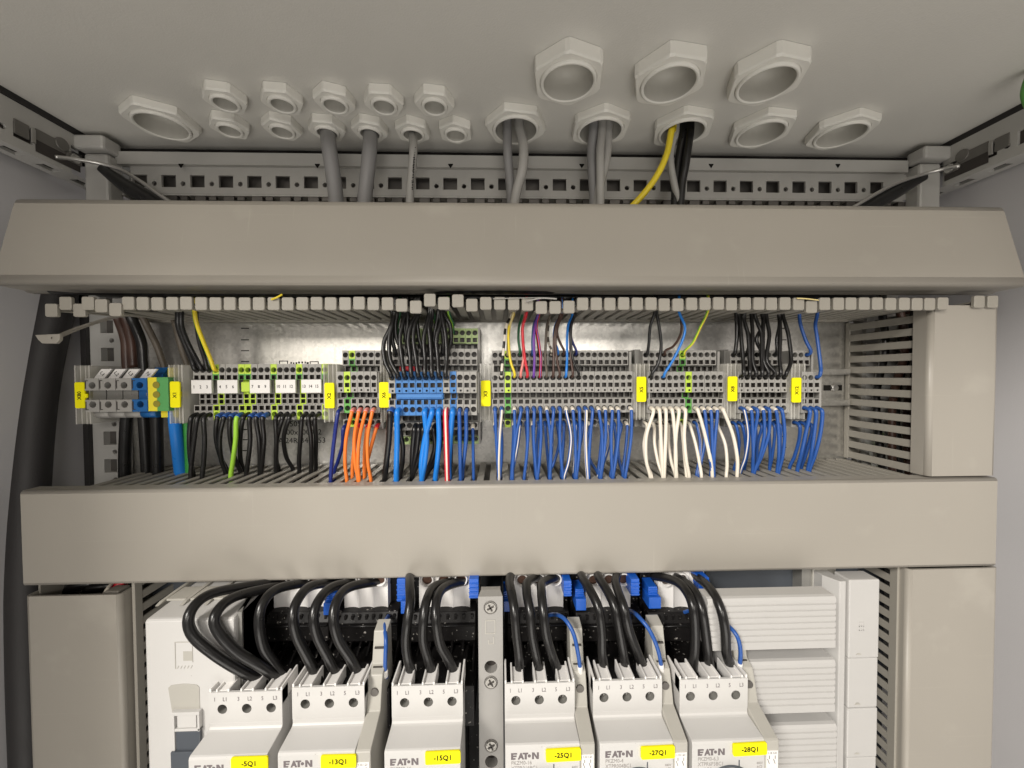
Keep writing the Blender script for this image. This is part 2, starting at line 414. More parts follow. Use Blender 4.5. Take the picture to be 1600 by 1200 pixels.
# ------------------------------------------------------------------ cabinet frame
fr = thing('cabinet_frame', 'perforated steel frame of the cabinet, around the mounting plate and under the roof', 'frame', (24, 366, 160))
FY = 362.0
def Tback(u, v, d): return (u, FY+d, v)
ft, fm, fb = Z(245, FY), Z(266, FY), Z(307, FY)
m_ = MB()
fx0, fx1 = X(188, FY, 290), X(1412, FY, 290)
m_.box(fx0, fx1, FY-4, FY+1.8, fm, Z(243.5, FY-4))                       # upper flange, stands proud
sq = [263.7+44*0.975*i for i in range(27)]
xs0 = X(263.7, FY, 290); pit = (X(1370, FY, 290)-xs0)/26
hz = (Z(279, FY)+Z(297, FY))/2; 
u = xs0-pit*0.25-pit
for k in range(-1, 28):
    cx = xs0+k*pit
    m_.cell(Tback, cx-pit*0.32, cx+pit*0.32, fb, fm, 's', cx, hz, 6.2, 2.0, 0, None, r2=5.3)
    m_.cell(Tback, cx+pit*0.32, cx+pit*0.68, fb, fm, 'c', cx+pit/2, hz-2.2, 2.1, 2.0, 0, None)
m_.box(fx0, fx1, FY+0.2, FY+12, fb-1.5, fb)
m_.build('rail', M['frame'], fr)
m_ = MB()
for k in range(-1, 28):
    cx = xs0+k*pit
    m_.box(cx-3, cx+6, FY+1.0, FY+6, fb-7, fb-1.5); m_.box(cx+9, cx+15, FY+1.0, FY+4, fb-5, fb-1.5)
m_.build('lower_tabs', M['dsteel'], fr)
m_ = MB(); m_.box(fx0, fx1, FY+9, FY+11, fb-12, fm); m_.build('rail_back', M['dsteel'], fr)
m_ = MB()
for px in (283, 496, 704, 909, 1111, 1309):
    c = at(px, 260, FY-4)
    m_.add([(c.x-2.2, FY-4.15, c.z+1.4), (c.x+2.2, FY-4.15, c.z+1.4), (c.x, FY-4.15, c.z-1.8)], [(0, 2, 1)])
    m_.box(c.x-2.2, c.x+2.2, FY-4.2, FY-4.05, c.z+1.4, c.z+2.2)
m_.build('arrow_marks', M['ink'], fr)
# depth rails along both sides
for side, xf, sg in (('l', -352.0, -1), ('r', 401.0, 1)):
    def Ts(u, v, d, xf=xf, sg=sg): return (xf+sg*d, u, v)
    zt, zm, zb = CZ-5.2, CZ-15, CZ-38.5
    m_ = MB()
    m_.box(xf-sg*0.0, xf+sg*5, 60, 352, zm, zt)
    for k in range(12):
        cy = (334.5 if sg < 0 else 342.7)-k*25.0
        m_.cell(Ts, cy-8, cy+8, zb, zm, 's', cy, (zm+zb)/2+1, 6.2, 2, 0, 1, r2=5.4)
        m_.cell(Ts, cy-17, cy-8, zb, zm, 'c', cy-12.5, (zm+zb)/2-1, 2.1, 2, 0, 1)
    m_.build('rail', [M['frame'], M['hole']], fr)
    def Tu(u, v, d, xf=xf, sg=sg, zb=zb): return (xf+sg*v, u, zb+d)
    m_ = MB()
    for k in range(12):
        cy = (359.0 if sg < 0 else 367.0)-k*25.0
        m_.cell(Tu, cy-12.5, cy+12.5, 0, 18, 's', cy, 9.5, 6.2, 2.4, 0, 1, r2=3.4)
    m_.build('underside', [M['frame'], M['ink']], fr)
    m_ = MB(); m_.box(xf+sg*18, xf+sg*19, 20, 352, zb, zt); m_.build('outer_web', M['frame'], fr)
    # cast corner connector
    m_ = MB(); cxa, cxb = (xf-1, xf+24) if sg < 0 else (xf-24, xf+1)
    m_.box(cxa, cxb, 344, 361, zb+22, CZ-5); m_.box(min(xf-sg*2, xf-sg*22), max(xf-sg*2, xf-sg*22), 350, 364, 100, zb+21)
    m_.build('corner_connector', M['frame'], fr, bevel=2.2)
    # latch bracket in the side rail
    m_ = MB()
    xa = xf-sg*0.7
    m_.box(xa, xf+sg*1, 303.5, 313, zb+10, zm-3); m_.box(xa, xf, 317, 338, zb+13, zm-2); m_.box(xa-sg*1, xf, 338, 349, zb+9, zm-8)
    m_.tube([(xa-sg*1, 335, zm-4), (xa+sg*2, 335, zm-4)], 5, 14)
    m_.build('bracket', M['msteel'], fr, bevel=0.6)
    m_ = MB(); m_.box(xa-sg*0.8, xf, 313.5, 316.5, zb+9, zm-4); m_.tube([(xa-sg*2, 344, zb+13), (xa+sg*1, 344, zb+13)], 3.8, 14); m_.build('screw', M['steel'], fr, bevel=0.4)
    m_ = MB(); m_.box(xa+sg*0.2, xf, 317, 349, zb+4, zb+13); m_.build('bracket_gap', M['hole'], fr)
# side posts
for k, (a, b) in enumerate(((143, 197), (1352, 1395))):
    xa, xb = X(a, 368), X(b, 368); w_ = xb-xa
    def Tp(u, v, d): return (u, 366+d, v)
    m_ = MB(); z0 = 130.0
    hc = xa+(w_*0.55 if k == 0 else w_*0.45)
    zc = Z(510, 366, 170) if k == 0 else Z(510, 366, 1370)
    for i in range(-4, 14):
        zz = zc-i*25.0
        m_.cell(Tp, xa, xb, zz-8, zz+8, 's', hc, zz, 5.6, 6, 0, 1, r2=6.0)
        m_.cell(Tp, xa, xb, zz-17, zz-8, 'c', hc+4, zz-12.5, 2.1, 2, 0, 1)
    m_.box(xa-1.5, xa, 366, 380, zc-350, zc+108); m_.box(xb, xb+1.5, 366, 371, zc-350, zc+108)
    m_.build('post', [M['frame'], M['dsteel']], fr)
m_ = MB(); m_.box(X(131, 364), X(139.5, 364), 362, 365.5, -500, 140)
tag(m_.build('door_seal', M['rubber']), 'black rubber seal strip standing between left panel and frame post', 'seal')

# curved glossy straps at both upper corners
for k, (pts, rod) in enumerate(((((158, 262, 340), (178, 277, 343), (202, 294, 344), (232, 310, 345), (272, 335, 345), (300, 352, 345)),
                                 ((86, 245, 322), (120, 249, 330), (158, 256, 338), (190, 266, 341), (222, 285, 338), (256, 309, 337), (290, 330, 337))),
                                (((1446, 275, 338), (1428, 283, 341), (1404, 296, 342), (1374, 312, 342), (1335, 335, 342), (1305, 352, 342)),
                                 ((1500, 259, 322), (1458, 268, 333), (1418, 280, 336), (1385, 294, 335), (1350, 314, 334), (1310, 338, 334))))):
    C = cr([at(*p) for p in pts], 8); m_ = MB()
    m_.tube(C, [3.5+3.2*min(1, i/len(C)*2.2) for i in range(len(C))], 16)
    tag(m_.build('rubber_hose', M['wblack']), 'glossy black hose bending down behind the wide duct at the %s roof corner' % ('left', 'right')[k], 'hose')
    C = cr([at(*p) for p in rod], 8); m_ = MB()
    m_.tube(C, 1.5, 8)
    tag(m_.build('steel_rod', M['steel']), 'bright curved steel rod above the black hose at the %s roof corner' % ('left', 'right')[k], 'rod')

# ------------------------------------------------------------------ cable glands in the roof
def gland_mesh(R, ri, rot, hn):
    n = 48; zt, zb = CZ-0.2, CZ-hn
    def hx(th):
        a = (th-rot) % (PI/3); return R*math.cos(PI/6)/math.cos(a-PI/6)
    def ring(f_, z): return [(f_(2*PI*j/n)*math.cos(2*PI*j/n), f_(2*PI*j/n)*math.sin(2*PI*j/n), z) for j in range(n)]
    nut = MB()
    nut.rings([ring(hx, zt)[::-1], ring(hx, zb+1.6)[::-1]], smooth=False)
    ch = lambda t: min(hx(t)-0.6, R*0.93)
    nut.rings([ring(hx, zb+1.6)[::-1], ring(ch, zb)[::-1]], smooth=False)
    nut.rings([ring(ch, zb)[::-1], ring(lambda t: ri+2.5, zb)[::-1], ring(lambda t: ri+2.3, zb+2)[::-1]], smooth=False)
    return nut, ring
def make_gland(R, ri, rot, closed, p, label, group, hn):
    t = thing('cable_gland', label, 'cable gland', (p[0], p[1], CZ), group)
    o0 = ORG[t.name]
    nut, ring = gland_mesh(R, ri, rot, hn)
    for mb_ in (nut,):
        mb_.v = [(v[0]+o0.x, v[1]+o0.y, v[2]) for v in mb_.v]
    nut.build('nut', M['gland'], t)
    zb = CZ-hn
    sl = MB()
    rows = [(ri+2.2, zb+2), (ri+2.2, zb-1.2), (ri+1.6, zb-1.9), (ri+0.6, zb-1.9), (ri, zb-1.2)]
    dp = 9+ri*0.55
    if closed: rows += [(ri-0.4, zb+1), (ri*0.96, zb+dp*0.5), (ri*0.86, zb+dp*0.8), (ri*0.5, zb+dp*0.97), (0.01, zb+dp)]
    else: rows += [(ri-0.2, zb+2), (ri-0.5, CZ+16)]
    rg = [[(o0.x+r*math.cos(-2*PI*j/36), o0.y+r*math.sin(-2*PI*j/36), z) for j in range(36)] for r, z in rows]
    sl.rings(rg[:5], 0); sl.rings(rg[4:], 1)  # cup inside the rim takes the shaded tone
    sl.build('sleeve' if not closed else 'plug', [M['gland'], M['plug']], t)
    if not closed:
        d = MB(); d.disc((o0.x, o0.y, CZ+16), ri, 'z', 0.25); d.build('opening', M['hole'], t)
    return t
ring_z = CZ-11.2
GL = [ # px, py of the ring centre, large, closed, rotation, nut height
 (253,198,1,1,.5,6.5),(352,163,0,1,.2,7),(441,165,0,1,.1,7),(523,166,0,1,.35,7),(600,167.5,0,1,.05,7),(679,168.5,0,1,.15,7),
 (359,205,0,1,.2,7),(441,207,0,1,.4,7),(511,209,0,0,.1,7),(578,210,0,0,.3,7),(645,212,0,0,.45,7),(712,212.5,0,1,.5,7),
 (888,130.5,1,1,.35,9.5),(1046,133,1,1,.15,9.5),(1198,133,1,1,.2,9.5),
 (806,205,1,0,.15,6.5),(938,207,1,0,.45,6.5),(1066,209,1,0,.2,6.5),(1189,210.5,1,1,.15,6.5),(1314,212.5,1,1,.3,6.5)]
def gl_label(i):
    g = GL[i]
    if i == 0: return 'closed large grey gland nearest the left roof corner'
    if 1 <= i <= 5: return 'closed small grey gland, %s from the left in the front row' % ORD[i-1]
    if i in (6, 7): return 'closed small grey gland, %s from the left in the back row' % ORD[i-6]
    if i in (8, 9, 10):
        return ('small grey gland holding the leftmost thick grey cable', 'small grey gland holding the second thick grey cable', 'small grey gland holding the thin printed grey cable')[i-8]
    if i == 11: return 'closed small grey gland at the right end of the back row of small glands'
    if 12 <= i <= 14: return 'closed large grey gland in the front row, %s' % ('left of three', 'middle of three', 'right of three')[i-12]
    if i == 15: return 'large open gland with two grey cables, left of the three open large ones'
    if i == 16: return 'large open gland holding a bundle of grey cables, middle of the open large ones'
    if i == 17: return 'large open gland with yellow, grey and black cables coming through'
    if i == 18: return 'closed large grey gland just right of the yellow cable, back row'
    return 'closed large grey gland nearest the right roof corner'
GP = []
for i, (px, py, lg, cl, rot, hn) in enumerate(GL):
    p = atZ(px, py, CZ-hn-1.2); GP.append(p)
    make_gland(25.4 if lg else 14.8, 16.6 if lg else 7.3, rot, cl, p, gl_label(i), 'cable glands in the cabinet roof', hn)

from mathutils.geometry import tessellate_polygon
loops = [[Vector((XL-40, -30, CZ)), Vector((XR+40, -30, CZ)), Vector((XR+40, 376, CZ)), Vector((XL-40, 376, CZ))]]
for g_, p_ in zip(GL, GP):
    rr_ = 17.5 if g_[2] else 8.2
    loops.append([Vector((p_.x+rr_*math.cos(-2*PI*j/28), p_.y+rr_*math.sin(-2*PI*j/28), CZ)) for j in range(28)])
tris = tessellate_polygon(loops); m_ = MB(); m_.add([v for l_ in loops for v in l_], [tuple(t_) for t_ in tris])
tag(m_.build('ceiling', M['paint']), kind='structure')

# cables from the glands down into the upper duct
def cable(name, label, cat, pts, r, m, group=None, n=14, k=9, mi=0, origin=None):
    mb_ = MB(); C = cr(pts, k); mb_.tube(C, r, n, mi)
    o = mb_.build(name, m, origin=pts[0])
    return tag(o, label, cat, group)
def gcable(gi, dx, dy, mids, r, m, label):
    p = GP[gi]; P = [Vector((p.x+dx, p.y+dy, CZ+14)), Vector((p.x+dx, p.y+dy, CZ-4))]+[at(a, b, c) for a, b, c in mids]
    return cable('cable', label, 'cable', P, r, m, 'cables hanging from the roof glands')
gcable(8, 0, 1.5, [(514,228,326),(519,262,328),(524,300,330),(527,345,330)], 5.9, M['wgrey'], 'thick grey cable, leftmost of those coming through the roof')
gcable(9, 0, 1.5, [(578,228,327),(575,262,328),(571,300,330),(568,345,330)], 5.7, M['wgrey'], 'thick grey cable, second from left, through the roof')
c11 = gcable(10, -1, 1, [(646,228,327),(644,262,328),(641,300,330),(640,345,330)], 3.3, M['wpgrey'], 'thin pale grey cable with printed dark lettering')
m_ = MB()
for k in range(13):
    q = at(648.2-0.30*k, 232+5.2*k, 324.3)
    for j in range(2): m_.box(q.x-0.7+random.uniform(-.3,.3), q.x+0.5+random.uniform(-.2,.3), q.y-0.5, q.y+0.3, q.z-0.9+j*1.2, q.z-0.5+j*1.3)
m_.build('printing', M['ink'], c11)
gcable(15, -7, 2, [(793,235,330),(795,265,334),(798,300,336),(799,345,336)], 3.7, M['wgrey'], 'grey cable at the left of the pair in one large gland')
gcable(15, 3, 0, [(818,230,325),(816,265,326),(807,300,328),(799,345,328)], 3.9, M['wpgrey'], 'pale grey cable bending across its darker neighbour in one large gland')
gcable(16, -5, 2, [(925,235,334),(926,265,335),(928,300,336),(929,345,336)], 4.2, M['wgrey'], 'dark grey cable at the left of the bundle of three')
gcable(16, 1, -2, [(938,235,326),(938,265,327),(938,300,328),(938,345,328)], 3.4, M['wpgrey'], 'pale grey cable in the middle of the bundle of three')
gcable(16, 7, 2, [(949,235,331),(944,265,332),(935,300,333),(930,345,333)], 3.6, M['wpgrey'], 'printed grey cable crossing behind the bundle of three')
gcable(17, -8, -1, [(1049,205,322),(1042,240,324),(1026,275,326),(1003,306,328),(975,335,330)], 2.6, M['wyell'], 'yellow wire swinging left out of its large gland')
gcable(17, -4, 3, [(1049,230,333),(1048,255,334),(1054,290,335),(1062,320,336),(1068,350,336)], 2.8, M['wpgrey'], 'grey wire behind the yellow one in its large gland')
gcable(17, 2, 3, [(1062,235,334),(1058,262,336),(1055,290,337),(1052,345,337)], 3.0, M['wblack'], 'black wire beside the grey one in its large gland')
gcable(17, 7, 1, [(1074,235,331),(1070,262,333),(1065,290,335),(1061,345,336)], 3.4, M['wblack'], 'thicker black wire at the right of its large gland')
P = [at(1622,100,262), at(1609,125,262), at(1605,150,262), at(1618,178,262)]
cable('wire', 'bright green wire at the far upper right edge', 'wire', P, 3.0, M['tgreen'])

# ------------------------------------------------------------------ trunking
def rounded(x0, x1, y0, y1, r, corners=('a','b'), k=5):
    """2D outline of a cover: front corners (low first coordinate) rounded"""
    pts = [(x1, y0)]
    for t in range(k+1):
        a = PI/2+ (PI/2)*t/k  # top? build lower front corner then upper
        pass
    out = [(x1, y0)]
    for t in range(k+1):
        a = -PI/2-(PI/2)*t/k; out.append((x0+r+r*math.cos(a), y0+r+r*math.sin(a)))
    for t in range(k+1):
        a = PI-(PI/2)*t/k; out.append((x0+r+r*math.cos(a), y1-r+r*math.sin(a)))
    out.append((x1, y1)); return out
def shell(outline, th):
    """closed outline of a thin U-section following an open outline"""
    n = len(outline); inn = []
    for i, p in enumerate(outline):
        a = outline[max(i-1, 0)]; b = outline[min(i+1, n-1)]
        dx, dy = b[0]-a[0], b[1]-a[1]; L = math.hypot(dx, dy) or 1
        inn.append((p[0]+dy/L*th, p[1]-dx/L*th))
    return outline, inn
def shell_mesh(mb_, outline, th, a0, a1, axis):
    out, inn = shell(outline, th); n = len(out)
    def P(p, a): return (a, p[0], p[1]) if axis == 'x' else (p[0], p[1], a)
    vs = [P(p, a0) for p in out]+[P(p, a1) for p in out]+[P(p, a0) for p in inn]+[P(p, a1) for p in inn]
    fo = [(i, i+1, n+i+1, n+i) for i in range(n-1)]; fi = [(2*n+i, 3*n+i, 3*n+i+1, 2*n+i+1) for i in range(n-1)]
    ends = [(i, 2*n+i, 2*n+i+1, i+1) for i in range(n-1)]+[(n+i, n+i+1, 3*n+i+1, 3*n+i) for i in range(n-1)]
    lips = [(0, n, 3*n, 2*n), (n-1, 3*n-1, 4*n-1, 2*n-1)]
    mb_.add(vs, fo, 0, True); o = len(mb_.v)-len(vs)
    for q in range(n-1):
        if math.hypot(out[q+1][0]-out[q][0], out[q+1][1]-out[q][1]) > 5: mb_.s[len(mb_.s)-(n-1)+q] = False
    for f in fi: mb_.f.append([i+o for i in f]); mb_.m.append(0); mb_.s.append(True)
    for f in ends+lips: mb_.f.append([i+o for i in f]); mb_.m.append(0); mb_.s.append(False)
PITCH_F = 10.0
# upper duct -------------------------------------------------
ud = thing('cable_duct', 'wide grey cable duct below the roof with its cover hanging over a row of fingers', 'cable duct', (20, PY, 90), 'grey cable ducts')
ux0, ux1 = X(22, 297, 315), X(1569, 297, 325)
m_ = MB()
ol = [(308, 61.6), (303, 61.6), (301, 62.8), (288, 63.0), (285.5, 63.2), (284, 64.0), (283.2, 65.2), (283.2, 66.6), (284, 70), (297, 124), (298.5, 127), (301, 128.5), (308, 129)]
ol = ol[::-1]
shell_mesh(m_, ol, -1.8, ux0, ux1, 'x')
m_.build('cover', M['duct'], ud)
# fingers along the lower side
hx0 = X(199, 288, 476); hp = 10.05
ncount = 0
fm_ = MB(); loose = []
def finger(mb_, cx, zc, y0=288.0, droop=0.0, tilt=0.0, hw=4.15):
    # slat from the base at the plate to the head
    zb_ = zc
    vs = []
    steps = 6
    for i in range(steps+1):
        t = i/steps; y = 368-(368-y0-2)*t; z = 50.5+(zc-50.5)*t*t; xx = cx+tilt*t*t
        vs += [(xx-3.0, y, z-0.8), (xx+3.0, y, z-0.8), (xx+3.0, y, z+0.8), (xx-3.0, y, z+0.8)]
    fs = []
    for i in range(steps):
        for j in range(4):
            k = (j+1) % 4; fs.append((i*4+k, i*4+j, (i+1)*4+j, (i+1)*4+k))
    fs.append((steps*4+3, steps*4+2, steps*4+1, steps*4))
    mb_.add(vs, fs)
    cx = cx+tilt
    r = 1.1
    pr = []
    for (qx, qz, a0) in ((cx+hw-r, zc-4.6+r, -PI/2), (cx+hw-r, zc+4.6-r, 0), (cx-hw+r, zc+4.6-r, PI/2), (cx-hw+r, zc-4.6+r, PI)):
        for t in range(3): a = a0+PI/2*t/2; pr.append((qx+r*math.cos(a), qz+r*math.sin(a)))
    mb_.prism(pr, y0, y0+2.6, 'y')
special = {19: -1.2, 20: -2.2, 21: 2.6, 23: 2.0, 24: -1.2, 28: -0.3, 29: -2.6, 30: -2.6, 31: -2.4, 38: -0.8, 39: -0.8, 49: -2.0}
k = 0
end_x = X(1478, 288, 480)
while hx0+k*hp < end_x:
    zc = 51.2+special.get(k, 0)+random.uniform(-.25, .25)
    finger(fm_, hx0+k*hp, zc, 288+random.uniform(-.4, .4)); k += 1
for px in (1531, 1552): finger(fm_, X(px, 290, 474), 53.2, 290)
fm_.box(ux0+28, px1+10, 366, 370.5, 48.5, 60)
fm_.build('finger_row', M['ductin'], ud, bevel=0.35, seg=1)
for px, py, dr in ((75, 484, 0), (97, 473, 0), (119, 484, 0), (138, 474, 0), (160, 478, 0), (182, 484, 0)):
    c = at(px, py, 288); m_ = MB(); finger(m_, c.x, c.z, 288+random.uniform(-2, 2), tilt=0)
    m_.build('finger', M['ductin'], ud, bevel=0.4)
# the finger that is bent down
m_ = MB(); c = at(73, 529, 292); q = at(185, 494, 335)
C = cr([at(230, 492, 345), q, at(130, 510, 315), at(95, 524, 300), c+Vector((4, 2, 1))], 5)
for i in range(len(C)-1):
    a, b = C[i], C[i+1]
    m_.add([(a.x, a.y-3, a.z), (a.x, a.y+3, a.z+1), (b.x, b.y+3, b.z+1), (b.x, b.y-3, b.z), (a.x, a.y-3, a.z-1.5), (b.x, b.y-3, b.z-1.5), (a.x, a.y+3, a.z-.5), (b.x, b.y+3, b.z-.5)],
           [(0,3,2,1),(4,5,3,0)[::-1],(1,2,7,6),(4,6,7,5)])
m_.prism([(c.x-8.2, c.z+2.6), (c.x+9, c.z+3.4), (c.x+8.6, c.z-1), (c.x+6, c.z-3.6), (c.x-3.5, c.z-3.4), (c.x-6, c.z-1)], c.y, c.y+2.6, 'y')
b_ = m_.build('finger', M['duct'], ud, bevel=0.5); b_['label'] = 'duct finger bent down and outwards'
# floor of the upper duct and front lip
m_ = MB(); m_.box(ux0+28, px1+10, 368, 370, 60, 125); m_.box(ux0+20, ux1-10, 300, 368, 122, 124)
m_.build('base', M['ductin'], ud)
# cable ends and offcuts lying in the gap
offc = [((1245,466,286.5),(1262,467,286),(1279,469,286),'wpale',0.5,'pale offcut of wire lying across the fingers at the right'),
        ((770,467,287),(800,466,286.5),(848,465,287),'wpgrey',0.35,'thin grey strand lying above the fingers near the middle'),
        ((822,471,285.4),(845,466,285.2),(870,467,285.4),'wpgrey',0.6,'grey wire end arching over the fingers near the middle'),
        ((424,468,287),(432,465,286.5),(441,460,288),'wyell',0.7,'yellow wire end poking out above the fingers at the left')]
for a, b, c, cm, r, lb in offc:
    cable('wire_offcut', lb, 'wire', [at(*a), at(*b), at(*c)], r, M[cm], n=8)

# lower duct -------------------------------------------------
SZ = -82.0
ld = thing('cable_duct', 'wide grey cable duct with its smooth cover across the middle, below the terminals', 'cable duct', (20, PY, -115), 'grey cable ducts')
lx0, lx1 = X(34, 291, 840), X(1557, 291, 820)
cz1, cz0 = Z(757, 291), Z(901, 291)
m_ = MB(); shell_mesh(m_, rounded(291, 303, cz0, cz1, 2.4)[::-1], -1.8, lx0, lx1, 'x')
m_.build('cover', M['duct'], ld)
m_ = MB(); sx0 = X(130, 302, 760); sx1 = X(1420, 302, 750)
# slot grid: slots are gaps between slats
SL0 = X(760, 302, 750)       # one slot centre
kmin = int((sx0-SL0)/10)-1; kmax = int((sx1-SL0)/10)+1
for k in range(kmin, kmax):
    a = SL0+k*10+2.35; b = SL0+(k+1)*10-2.35
    if b > X(1325, 372)+62: break
    m_.box(a, b, 303.2 if True else 0, 369, SZ-1.6, SZ)
m_.box(sx0-22, sx1+25, 299.5, 303.4, SZ-2.6, SZ+0.6)
m_.build('slotted_top', M['ductin'], ld, bevel=0.3, seg=1)
m_ = MB(); m_.box(sx0-15, sx1+20, 369, 370.5, cz0, SZ-2); m_.box(lx0+4, lx1-4, 303.5, 369, cz0+1, cz0+2.6)
m_.build('base', M['ductin'], ld)
# right vertical duct, upper section --------------------------
def vduct(name_label, xc0, xc1, z0, z1, yf, wallx, sgn, zs0, zs1, gz0=None, pitch=10.0, slope=0.0, base_w=3):
    t = thing('cable_duct', name_label, 'cable duct', ((xc0+xc1)/2, PY, z0), 'grey cable ducts')
    m_ = MB(); k = 5; r = 3.2
    out = [(xc0, yf+13)]
    for i in range(k+1): a = PI+(PI/2)*i/k; out.append((xc0+r+r*math.cos(a), yf+r+r*math.sin(a)))
    for i in range(k+1): a = -PI/2+(PI/2)*i/k; out.append((xc1-r+r*math.cos(a), yf+r+r*math.sin(a)))
    out.append((xc1, yf+13))
    shell_mesh(m_, out, -1.8, z0, z1, 'z')
    m_.build('cover', M['duct'], t)
    # slotted side wall
    m_ = MB()
    xa, xb = wallx-0.8, wallx+0.8
    m_.box(xa-0.3, xb+0.3, yf+7, yf+13.5, zs0, zs1)
    m_.box(xa, xb, 366, 370, zs0, zs1)
    zz = zs1-2
    while zz-5.8 > zs0:
        m_.box(xa, xb, yf+13.5, 366, zz-6.0, zz); zz -= pitch
    m_.build('slotted_side', M['ductin'], t, bevel=0.3, seg=1)
    m_ = MB(); m_.box(min(wallx, wallx+sgn*48), max(wallx, wallx+sgn*48), 370.2, 371.5, zs0, zs1)
    ox = (xc1-3) if sgn > 0 else (xc0+3)
    m_.box(ox-0.8, ox+0.8, yf+7, 370, zs0, zs1)
    m_.build('base', M['ductin'], t)
    return t
vx0, vx1 = X(1452, 293, 620), X(1559, 293, 620)
vd1 = vduct('upright grey cable duct at the right of the terminals, side slots open', vx0, vx1, SZ+0.6+1.5, Z(477, 293, 1500), 293, X(1437, 303, 620), 1, SZ+0.5, 47.5)
wx = X(1418, 293, 1000)
vd2 = vduct('upright grey cable duct with smooth cover at the lower right', wx, X(1558, 293, 1000), -480, Z(889, 293, 1480), 293, X(1397, 303, 1000), 1, -480, cz0-1)
wl = X(190, 293, 1000)
vd3 = vduct('upright grey cable duct at the lower left, gaping open at its top', X(40, 293, 1000), wl, -480, Z(931, 293, 100), 293, X(216, 303, 1000), -1, -480, cz0-1)
# contents seen at the open top of the left duct
m_ = MB(); p = at(183, 923, 300); m_.box(p.x-9, p.x+2, 299, 309, p.z-8, p.z); m_.build('rim_clip', M['duct'], vd3, bevel=1)
P = [at(160, 934, 302), at(168, 920, 305), at(178, 910, 312), at(190, 905, 320)]
cable('wire', 'white and blue wire in the open top of the lower left duct', 'wire', P, 1.3, [M['wwhite'], M['wblue']], n=10, mi=lambda i, j: 1 if j in (0, 1, 2) else 0)
P = [at(176, 925, 312), at(184, 915, 312), at(196, 909, 314)]
cable('wire', 'dark red wire in the open top of the lower left duct', 'wire', P, 3.4, M['wred'], n=10)
for i, (a, b) in enumerate(((70, 924), (100, 922), (130, 925))):
    cable('wire', 'black wire bundled in the open top of the lower left duct, %s from the left' % ORD[i], 'wire', [at(a, b+40, 325), at(a+8, b, 318), at(a+40, b-10, 320), at(a+70, b-14, 330)], 4.2, M['wblack'], 'black wires inside the lower left duct')
# contents seen through slots of the right upper duct
cc = [((1349, 690, 378), (1352, 715, 360), (1358, 745, 350), 'wpgrey', 3.4, 'pale grey cable behind the slotted side of the right duct'),
      ((1372, 668, 378), (1374, 700, 362), (1380, 760, 350), 'wlime', 2.6, 'green and yellow cable behind the slotted side of the right duct')]
for a, b, c, cm, r, lb in cc: cable('cable', lb, 'cable', [at(*a), at(*b), at(*c)], r, M[cm])
for i in range(6):
    xx = X(1437, 303, 620)+9+i*7.5
    P = [Vector((xx, 345-8*(i % 3), 60)), Vector((xx+random.uniform(-5, 5), 338-6*(i % 2), 20)), Vector((xx+random.uniform(-6, 6), 345, -25)), Vector((xx, 340, -95))]
    cable('wire', 'black wire inside the upright right duct, %s from the terminals' % ORD[i], 'wire', P, 3.0, M['wblack'] if i % 2 == 0 else M['wbrown'], 'wires inside the upright right duct')

# wires lying lengthwise inside the two wide ducts
for i in range(14):
    up_ = i >= 8; j = i-8 if up_ else i
    yy = 308+j*(7.5 if not up_ else 10); zz = (-98-(j*7 % 17)) if not up_ else (66+(j*5 % 14)); col = ('wblack', 'wblue', 'wblack', 'wlblue', 'wblack', 'wblack', 'wblue', 'wblack')[j % 8] if not up_ else 'wblack'
    P = [Vector((-330+110*q, yy+random.uniform(-6, 6), zz+random.uniform(-3, 3))) for q in range(7)]
    cable('wire', '%s wire lying lengthwise inside the %s wide duct, %s from the front' % ({'wblack': 'black', 'wblue': 'dark blue', 'wlblue': 'light blue'}[col], 'upper' if up_ else 'lower', ORD[j]), 'wire', P, 4.0, M[col], 'wires lying lengthwise inside the wide ducts', k=5)
# ------------------------------------------------------------------ terminal blocks
TW = {}
def Tfront(y0): return lambda u, v, d: (u, y0+d, v)
def block_mesh(w, bands, px, depthback=362.0, side=0):
    """bands: (py_top, py_bot, Y, shape, py_c, r, mat, holemat, offs)"""
    mb_ = MB(); g = 0.12
    prev = None
    for (t, b, Y, sh, pc, r, mi, off) in bands:
        zt, zb = Z(t, Y, px), Z(b, Y, px)
        if prev is not None: zt = prev[1]
        cz = Z(pc, Y, px) if pc else None
        T = Tfront(Y)
        kw = {}
        mb_.cell(T, g, w-g, zb, zt, sh, w/2+off, cz, r, 4.5 if sh == 'c' else 3.6, mi, 5, inner=(mi if mi in (2, 3, 4, 6) else 1) if sh == 'c' else 5)  # hole walls coloured darker than the body to deepen their shade
        mb_.add([(g, Y, zb), (g, Y, zt), (g, depthback, zt), (g, depthback, zb)], [(0, 1, 2, 3)], mi)
        mb_.add([(w-g, Y, zb), (w-g, Y, zt), (w-g, depthback, zt), (w-g, depthback, zb)], [(3, 2, 1, 0)], mi)
        if prev is None:
            mb_.add([(g, Y, zt), (w-g, Y, zt), (w-g, depthback, zt), (g, depthback, zt)], [(0, 1, 2, 3)], mi)
        else:
            ya, yb = prev[0], Y
            mb_.add([(g, ya, zt), (w-g, ya, zt), (w-g, yb, zt), (g, yb, zt)], [(0, 1, 2, 3)] if yb > ya else [(3, 2, 1, 0)], mi if yb < ya else prev[2])
        prev = (Y, zb, mi)
    Y, zb, mi = prev
    mb_.add([(g, Y, zb), (w-g, Y, zb), (w-g, depthback, zb), (g, depthback, zb)], [(3, 2, 1, 0)], mi)
    return mb_
TM = [M['tgrey'], M['tgrey2'], M['tblue'], M['tyell'], M['tgreen'], M['hole'], M['tpale']]
